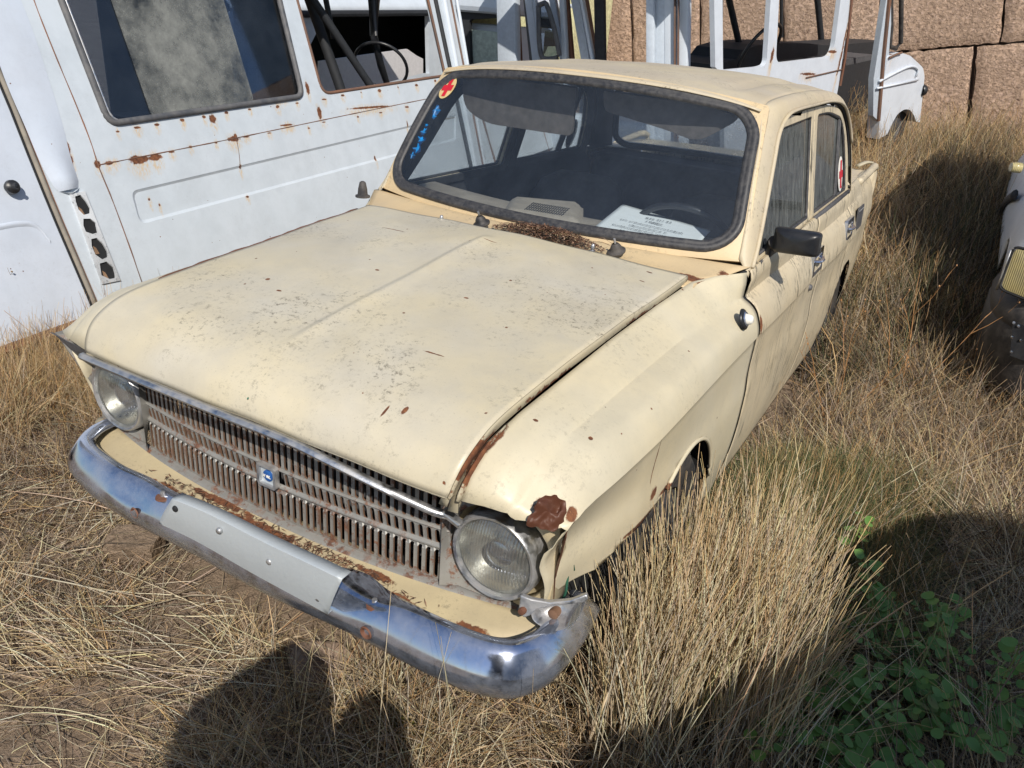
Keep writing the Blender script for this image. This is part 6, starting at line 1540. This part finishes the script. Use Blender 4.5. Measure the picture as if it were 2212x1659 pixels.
# ------------------------------------------------------------------ round-leaved green plants in the shade at the lower right
def leaf_mat():
    N = NT('round_leaf'); p = N.pos(); c = N.mix(N.noise(22, 3, .6, p), (.11,.24,.05), (.18,.33,.08))
    c = N.mix(N.ramp(N.noise(9, 2, .5, p), .62, .72), c, (.22,.24,.07))
    a = N.bsdf(c, .5, 0, N.bump(N.noise(120, 2, .5, p), .2, .002)); t = N.n('ShaderNodeBsdfTranslucent', {'Color': (.10,.22,.04,1)}).outputs[0]
    return N.done(N.n('ShaderNodeMixShader', {0: .2, 1: a, 2: t}).outputs[0])
M['leaf'] = leaf_mat(); M['vine'] = simple('vine_stem', (.22,.26,.08), .6)
def caper(x, y, seed, n_st, lab, ln=.4):
    rr = random.Random(seed); z = float(GZ(x, y)); n_st = max(4, int(n_st*.85)); t = thing('round_leaved_plant', lab, 'plant', (x, y, z), 'round-leaved green plants')
    sm, lm = MB(), MB()
    for i in range(n_st):
        a = rr.uniform(0, 6.28); el = rr.uniform(.35, 1.1); d = Vector((math.cos(a)*math.cos(el), math.sin(a)*math.cos(el), math.sin(el))); q = Vector((x, y, z)); P = [q.copy()]
        L_ = ln*rr.uniform(.6, 1.1); k = 11
        for j in range(k):
            d = (d + Vector((rr.uniform(-.18,.18), rr.uniform(-.18,.18), -.07))).normalized(); q = q + d*L_/k
            q.z = max(q.z, float(GZ(q.x, q.y)) + .10 + .12*j/k); P.append(q.copy())
            if j > 1:
                sd = d.cross(Vector((0,0,1))).normalized()*(1 if j % 2 else -1)
                for side in ((1,) if rr.random() < .6 else (1, -1)):
                    w_ = rr.uniform(.008, .0175); o_ = q + sd*side*w_*1.5 + Vector((0,0,rr.uniform(0,.012)))
                    nrm = Vector((rr.uniform(-.6,.6), rr.uniform(-.7,.3), 1)).normalized(); u = (sd*side - nrm*nrm.dot(sd*side)).normalized(); v = nrm.cross(u)
                    ring = [o_ + u*w_*1.12*math.cos(t_) + v*w_*math.sin(t_) + nrm*(.0016*math.cos(2*t_)) for t_ in np.linspace(0, 2*math.pi, 13)[:-1]]
                    lm.add([o_ - nrm*.0022] + ring, [(0, b+1, (b+1) % 12 + 1) for b in range(12)]); sm.tube([q, o_ - u*w_*.8], .0009, 4)
        sm.tube(P, .0019, 5)
    sm.build('stem', M['vine'], t); lm.build('leaves', M['leaf'], t, smooth=180)
for k, (u, v, n_, lab, ln) in enumerate(((1660,1560,9,'round-leaved green plant at the bottom edge right of the tall pale grass',.26),(1750,1480,9,'round-leaved green plant in the middle of the shaded patch',.34),(1790,1640,10,'round-leaved green plant at the bottom edge below the middle one',.30),(1905,1600,11,'round-leaved green plant in the bottom right shade, leftward of the corner one',.34),(2060,1600,12,'round-leaved green plant nearest the bottom right corner',.36),(1900,1480,9,'round-leaved green plant highest up in the shade',.30),(1500,1470,5,'sparse round-leaved plant twisting through the tall pale grass',.34),(1815,1330,4,'small round-leaved plant whose top leaves reach the sunlight',.30))):
    p_ = sight(u, v, (0,0,1), .05); caper(p_[0], p_[1], 11+k*7, n_, lab, ln)
# yellow-green cushion below the bumper
p_ = sight(872, 1600, (0,0,1), .02); pp_ = p_[:2] + RNG.normal(0, .028, (1500, 2)); n = len(pp_)
strands('yellow_green_cushion', pp_, U(.03, .07, n), U(0, .9, n), U(0, 6.28, n), U(-.3, .7, n), U(.002, .004, n), np.array([(.34,.30,.08),(.26,.27,.10),(.42,.34,.12),(.16,.2,.1)]), 'small yellow-green cushion plant on the ground below the bumper', 4, wob=.5, cat='plant')
# ------------------------------------------------------------------ stones and a broken block
def stone(x, y, r, lab, seed, flat=.5, name='stone'):
    rr = np.random.default_rng(seed); bm = bmesh.new(); bmesh.ops.create_icosphere(bm, subdivisions=3, radius=1)
    ph = rr.uniform(0, 6, 6)
    for v in bm.verts:
        c = v.co; f = 1 + .18*math.sin(c.x*2.3+ph[0])*math.sin(c.y*2.9+ph[1]) + .12*math.sin(c.z*4+ph[2]+c.x*3) + rr.normal(0, .02); v.co = Vector((c.x*f*r, c.y*f*r*.8, c.z*f*r*flat))
    me = bpy.data.meshes.new(name); bm.to_mesh(me); bm.free(); me.materials.append(M['stone']); o = bpy.data.objects.new(name, me); sc.collection.objects.link(o); o.location = (x, y, float(GZ(x, y)) + r*flat*.35); tag(o, lab, 'stone'); return o
M['stone'] = simple('pale_stone', (.30,.22,.165), .9, var=.3, vs=14, bump=.8)
for k, (u, v, r, lab) in enumerate(((690,1440,.085,'large pale stone half hidden in grass below the bumper centre'),(1100,1560,.07,'stone in the shadow at the bottom of the picture'),(640,1395,.035,'small reddish stone under the number plate carrier'),(145,905,.02,'tiny pale pebble left of the bumper end'),(1250,1590,.05,'dull stone lying among grass near the bottom centre'),(1010,1390,.06,'pale stone under the right half of the bumper'))):
    p_ = sight(u, v, (0,0,1), .03); stone(p_[0], p_[1], r, lab, k)
bp_ = sight(290, 1165, (0,0,1), .05); bk_ = MB(); rb_ = random.Random(4)
bm = bmesh.new(); bmesh.ops.create_cube(bm, size=1); bmesh.ops.subdivide_edges(bm, edges=bm.edges[:], cuts=6, use_grid_fill=True)
Rk = Matrix.Rotation(R_(28), 3, 'Z') @ Matrix.Rotation(R_(6), 3, 'X')
for v in bm.verts:
    c = v.co.copy(); k = 1 - .06*(c.length > .75); v.co = Rk @ Vector((c.x*.15*k, c.y*.10*k, c.z*.07*k)) + Vector((rb_.uniform(-.002,.002), rb_.uniform(-.002,.002), rb_.uniform(-.002,.002)))
me = bpy.data.meshes.new('broken_block'); bm.to_mesh(me); bm.free(); me.materials.append(M['soil']); o = bpy.data.objects.new('broken_block', me); sc.collection.objects.link(o); o.location = (bp_[0], bp_[1], .03); tag(o, 'broken pale masonry block lying on the ground left of the number plate carrier', 'block')
